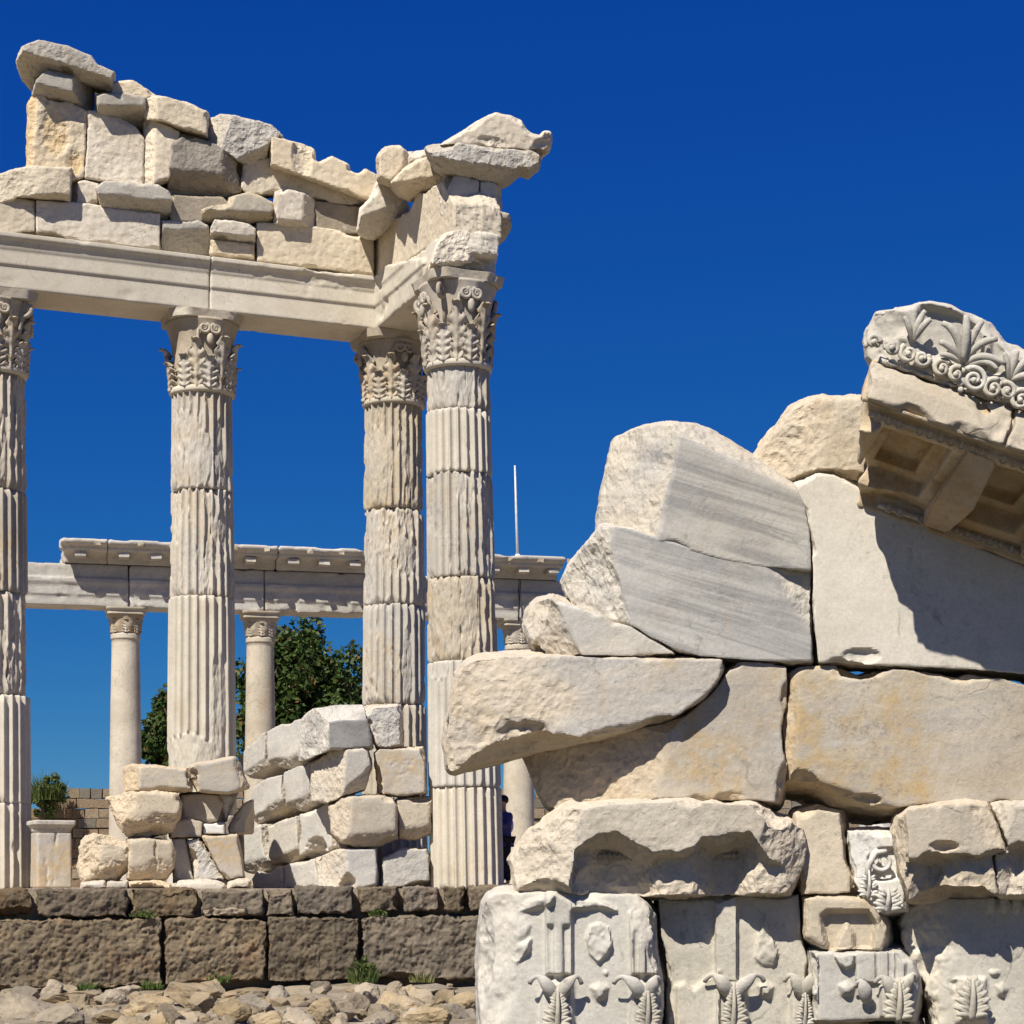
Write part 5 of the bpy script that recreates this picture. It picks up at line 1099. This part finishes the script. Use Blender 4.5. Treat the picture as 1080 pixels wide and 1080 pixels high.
def blades(c, n, rad, h, seed, w=.012, lean=.5):
    rs = np.random.RandomState(seed); parts = []
    for _ in range(n):
        a = rs.uniform(0, 6.28); r0 = rad*math.sqrt(rs.rand()); b = np.array([math.cos(a)*r0, math.sin(a)*r0, 0]); hh = h*rs.uniform(.5, 1.1)*(1-.4*r0/rad)
        d = np.array([math.cos(a), math.sin(a), 0])*lean*rs.uniform(.2, 1)+rs.normal(size=3)*.12; t = rs.uniform(0, 6.28); sd_ = np.array([math.cos(t), math.sin(t), 0])*w
        q = [0, .35, .7, 1]; L = [b+np.array([0, 0, hh*x])+d*hh*x*x for x in q]
        V = np.array([L[0]-sd_, L[0]+sd_, L[1]-sd_*.9, L[1]+sd_*.9, L[2]-sd_*.6, L[2]+sd_*.6, L[3]])
        parts.append((V, [np.array([(0,1,3,2),(2,3,5,4)]), np.array([(4,5,6)])]))
    V, F = join(parts); return V+np.asarray(c), F
def leaves(c, rad, n, size, seed, clumps=None, shell=.55):
    """many leaf-sized faces filling an uneven crown"""
    rs = np.random.RandomState(seed); rad = np.asarray(rad, float)
    if clumps is None: clumps = 40
    cc = rs.normal(size=(clumps, 3)); cc /= np.linalg.norm(cc, axis=1)[:, None]; cc *= (shell+(1-shell)*rs.rand(clumps, 1))*rs.uniform(.82, 1.06, (clumps, 1))
    cr = rs.uniform(.16, .34, clumps)
    k = rs.randint(0, clumps, n); o = rs.normal(size=(n, 3)); o /= np.linalg.norm(o, axis=1)[:, None]; o *= rs.rand(n, 1)**.45
    P = (cc[k]+o*cr[k][:, None])*rad
    nn = rs.normal(size=(n, 3))+o*.8+np.array([0, 0, .5]); nn /= np.linalg.norm(nn, axis=1)[:, None]
    t = np.cross(nn, rs.normal(size=(n, 3))); t /= np.linalg.norm(t, axis=1)[:, None]; b = np.cross(nn, t); s = size*rs.uniform(.6, 1.2, (n, 1))
    V = np.stack([P-t*s, P+b*s*.55, P+t*s, P-b*s*.55], 1).reshape(-1, 3)+np.asarray(c)
    return V, [np.arange(n*4).reshape(-1, 4)]
def tree(label, cx, cy, rx, ry, D, seed, n, size):
    k = D/FPX; c = px3(cx, cy, D); t = empty('tree', (c[0], c[1], 0), 0, label, 'tree', 'dark trees behind the portico')
    rad = np.array([rx*k, rx*k*.9, ry*k]); rs = np.random.RandomState(seed)
    V1, F1_ = leaves(c, rad, n, size, seed, 60); V2, F2_ = leaves(c-np.array([0, 0, .1*ry*k]), rad*.72, n//2, size*1.2, seed+1, 30, .1)
    V, F = join([(V1, F1_), (V2, F2_)]); mesh_obj('crown', V, F, 'tree_leaf', t, False)
    P = np.array([[c[0]+rs.uniform(-.1, .1), c[1]+rs.uniform(-.1, .1), z] for z in np.linspace(-.1, c[2], 8)]); V, F = sweep(P, np.linspace(.42, .2, 8), 10, (1, 0, 0)); mesh_obj('trunk', V, F, 'bark', t)
    parts = []
    for i in range(16):
        a = rs.uniform(0, 6.28); e = rs.uniform(-.1, .9); tip = c+np.array([math.cos(a)*math.cos(e), math.sin(a)*math.cos(e), math.sin(e)])*rad*.85; b = np.array([c[0], c[1], c[2]-ry*k*rs.uniform(.1, .7)])
        q = np.linspace(0, 1, 7)[:, None]; parts.append(sweep(b+(tip-b)*q+np.array([0, 0, .5])*np.sin(q*3.1)*.6, np.linspace(.13, .02, 7), 6))
    V, F = join(parts); mesh_obj('limb', V, F, 'bark', t)
tree('dense dark green tree with reddish leaves behind the second portico column', 318, 752, 74, 92, 72, 3, 27000, .125)
tree('smaller dark green tree showing left of the second temple column', 192, 778, 50, 58, 75, 9, 12000, .13)
# bush on the far wall
k = 51/FPX; c = px3(47, 840, 51); b = empty('bush', (c[0], c[1], c[2]-22*k), 0, 'green bush growing on the far wall, right of the left edge column', 'bush')
V, F = join([leaves(c, (22*k, .5, 24*k), 5200, .05, 4, 30, .3), blades(c+np.array([0, 0, -.1]), 420, .5, .8, 8, .012, .45)]); mesh_obj('foliage', V, F, 'bush_leaf', b, False)
V, F = join([sweep([c+np.array([0, 0, -.55]), c+np.array([dx, 0, .1])], [.025, .01], 6) for dx in (-.2, -.05, .1, .22)]); mesh_obj('stem', V, F, 'bark', b)
# tufts
for lb, px, py, w0, n, rd, h, mt in (('low grass tuft at the wall\'s foot near the longest block\'s right end', 160, 1043, -.95, 60, .16, .16, 'grass_blade'), ('tiny weed on the wall ledge below the marble heap\'s corner', 398, 966, -.72, 40, .14, .10, 'bush_leaf'), ('dry weed at the wall\'s foot below the darkest block', 445, 1036, -.95, 60, .2, .2, 'dry_blade'),
    ('grass tuft at the foot of the longest wall block, far left', 90, 1048, -.95, 90, .17, .24, 'grass_blade'), ('grass tuft at the wall\'s foot right of the largest brown rock', 231, 1036, -.95, 70, .18, .20, 'grass_blade'),
    ('leafy green weed climbing the joint of the two right wall blocks', 383, 1038, -.95, 110, .22, .42, 'bush_leaf'), ('small weed growing on the ledge between both wall courses, left', 152, 967, -.72, 60, .2, .09, 'bush_leaf'),
    ('dry yellowish plant beside the carved frieze block', 487, 1080, -3.2, 90, .22, .45, 'dry_blade'), ('low green weed among rubble right of the climbing weed', 405, 1050, -1.3, 40, .14, .2, 'grass_blade'), ('sparse dry grass at the bottom edge near the carved stones', 462, 1086, -3.6, 40, .2, .35, 'dry_blade')):
    p = END.pt(px, py, w0); V, F = blades(p, n, rd, h, int(px), .011, .7)
    if mt == 'bush_leaf': V2, F2_ = leaves(p+np.array([0, 0, h*.5]), (rd*.9, .12, h*.55), n*4, .03, int(px), 12); V, F = join([(V, F), (V2, F2_)])
    tag(mesh_obj('weed' if 'weed' in lb or 'plant' in lb else 'grass_tuft', V, F, mt, None, False), lb, 'plant')
# thin pole on the portico roof
p0 = POR.pt(546, 590, -.35); p1 = POR.pt(543, 491, -.35); rod = empty('lightning_rod', p0, 0, 'thin white pole standing on the portico roof beside the corner column', 'pole')
V, F = sweep([p0-np.array([0, 0, .1]), p0+(p1-p0)*.5, p1], [.034, .03, .02], 8, (1, 0, 0)); mesh_obj('rod', V, F, 'iron', rod)
V, F = sweep([p0-np.array([0, 0, .12]), p0+np.array([0, 0, .12])], [.07, .06], 10, (1, 0, 0)); mesh_obj('socket', V, F, 'iron', rod)
q0 = POR.pt(549, 612, -1.02); q1 = POR.pt(548, 628, -.5); q2 = POR.pt(547, 655, -.52)
V, F = sweep([q0, q1, (q1+q2)/2, q2], .018, 6, (1, 0, 0)); tag(mesh_obj('cable', V, F, 'rubber'), 'thin dark cable hanging down below the white pole', 'cable')
# white column stub seen through the gap above the capital fragment
p = px3(925, HOR, 40); c = empty('column_stub', (p[0], p[1], EYE), 0, 'white column stub seen through the gap above the capital fragment', 'column')
def rs_(T_, Z_): return .36+.01*fbm(np.sin(T_)*3, np.cos(T_)*3, Z_*2, 3, 2.)
V, F = lathe(rs_, np.linspace(-.02, 1.65, 30), 48); link('shaft', raw_mesh('shaft', V, F, 'white', True, {'brk': np.zeros(len(V))}), c)
V, F = lathe(lambda T_, Z_: .42+0*T_, np.array([-.02, 0, .12, .13]), 48); link('base', raw_mesh('base', V, F, 'white', True, {'brk': np.zeros(len(V))}), c)

# the person half hidden by the corner column
PD = 38.0; pk = px3(531.5, HOR, PD); person = empty('person', (pk[0], pk[1], EYE-.03), R(-60), 'person in a navy jacket and dark trousers, mostly hidden behind the corner column', 'person')
def skin(name, J, E, rad, mat, parent, sub=2):
    me = bpy.data.meshes.new(name); me.from_pydata([tuple(j) for j in J], E, []); me.materials.append(MAT[mat]); o = link(name, me, parent)
    m = o.modifiers.new('skin', 'SKIN'); m.use_smooth_shade = True
    for i, r in enumerate(rad): me.skin_vertices[0].data[i].radius = r if isinstance(r, tuple) else (r, r)
    me.skin_vertices[0].data[0].use_root = True
    o.modifiers.new('sub', 'SUBSURF').levels = sub; o.modifiers['sub'].render_levels = sub
    return o
# joints in the person's own space: x right, y back, z up; both arms raised to the face as if holding a camera
J = [(0, 0, .95), (0, 0, 1.15), (0, -.01, 1.36), (0, -.02, 1.47), (0, -.03, 1.56), (0, -.045, 1.64), (0, -.03, 1.72),
     (.10, 0, .90), (.11, -.01, .50), (.11, .03, .09), (.12, -.14, .04), (-.10, 0, .90), (-.11, -.02, .50), (-.11, .03, .09), (-.12, -.14, .04),
     (.19, 0, 1.38), (.27, -.10, 1.16), (.12, -.32, 1.36), (.07, -.38, 1.45), (-.19, 0, 1.38), (-.27, -.10, 1.16), (-.12, -.32, 1.36), (-.07, -.38, 1.45)]
E = [(0,1),(1,2),(2,3),(3,4),(4,5),(5,6),(0,7),(7,8),(8,9),(9,10),(0,11),(11,12),(12,13),(13,14),(2,15),(15,16),(16,17),(17,18),(2,19),(19,20),(20,21),(21,22)]
rad = [(.15,.11),(.13,.10),(.15,.10),.055,.07,.095,.07,.085,.055,.04,.035,.085,.055,.04,.035,.06,.045,.032,.03,.06,.045,.032,.03]
for sx in (1, -1):                                           # five separate fingers on each hand
    w_ = 18 if sx > 0 else 22
    for i, (dx, ln) in enumerate(((-.03, .055), (-.012, .075), (.006, .08), (.024, .07), (.04, .055))):
        a = len(J); J += [(sx*(.07+dx), -.40, 1.48), (sx*(.06+dx), -.42, 1.48+ln*.6), (sx*(.04+dx), -.41, 1.48+ln)]; E += [(w_, a), (a, a+1), (a+1, a+2)]; rad += [.011, .009, .008]
skin('body', J, E, rad, 'skin', person)
skin('jacket', [J[0], J[1], J[2], (0, -.02, 1.44), J[15], J[16], (.14, -.29, 1.33), J[19], J[20], (-.14, -.29, 1.33), (0, 0, .86)], [(0,1),(1,2),(2,3),(2,4),(4,5),(5,6),(2,7),(7,8),(8,9),(0,10)],
     [(.18,.14),(.165,.13),(.18,.13),(.075,.07),.085,.066,.045,.085,.066,.045,(.18,.14)], 'navy_cloth', person)
skin('trousers', [(0, 0, .96), J[7], J[8], (.11, .03, .12), J[11], J[12], (-.11, .03, .12)], [(0,1),(1,2),(2,3),(0,4),(4,5),(5,6)], [(.165,.12),.105,.078,.062,.105,.078,.062], 'dark_cloth', person)
V, F = ellipsoid((0, -.015, 1.69), (.092, .11, .095), 16, 10); link('hair', raw_mesh('hair', V, F, 'hair'), person)
V, F = ellipsoid((0, .14, 1.20), (.10, .05, .14), 12, 8); link('jacket_patch', raw_mesh('jacket_patch', V, F, 'white_cloth'), person)
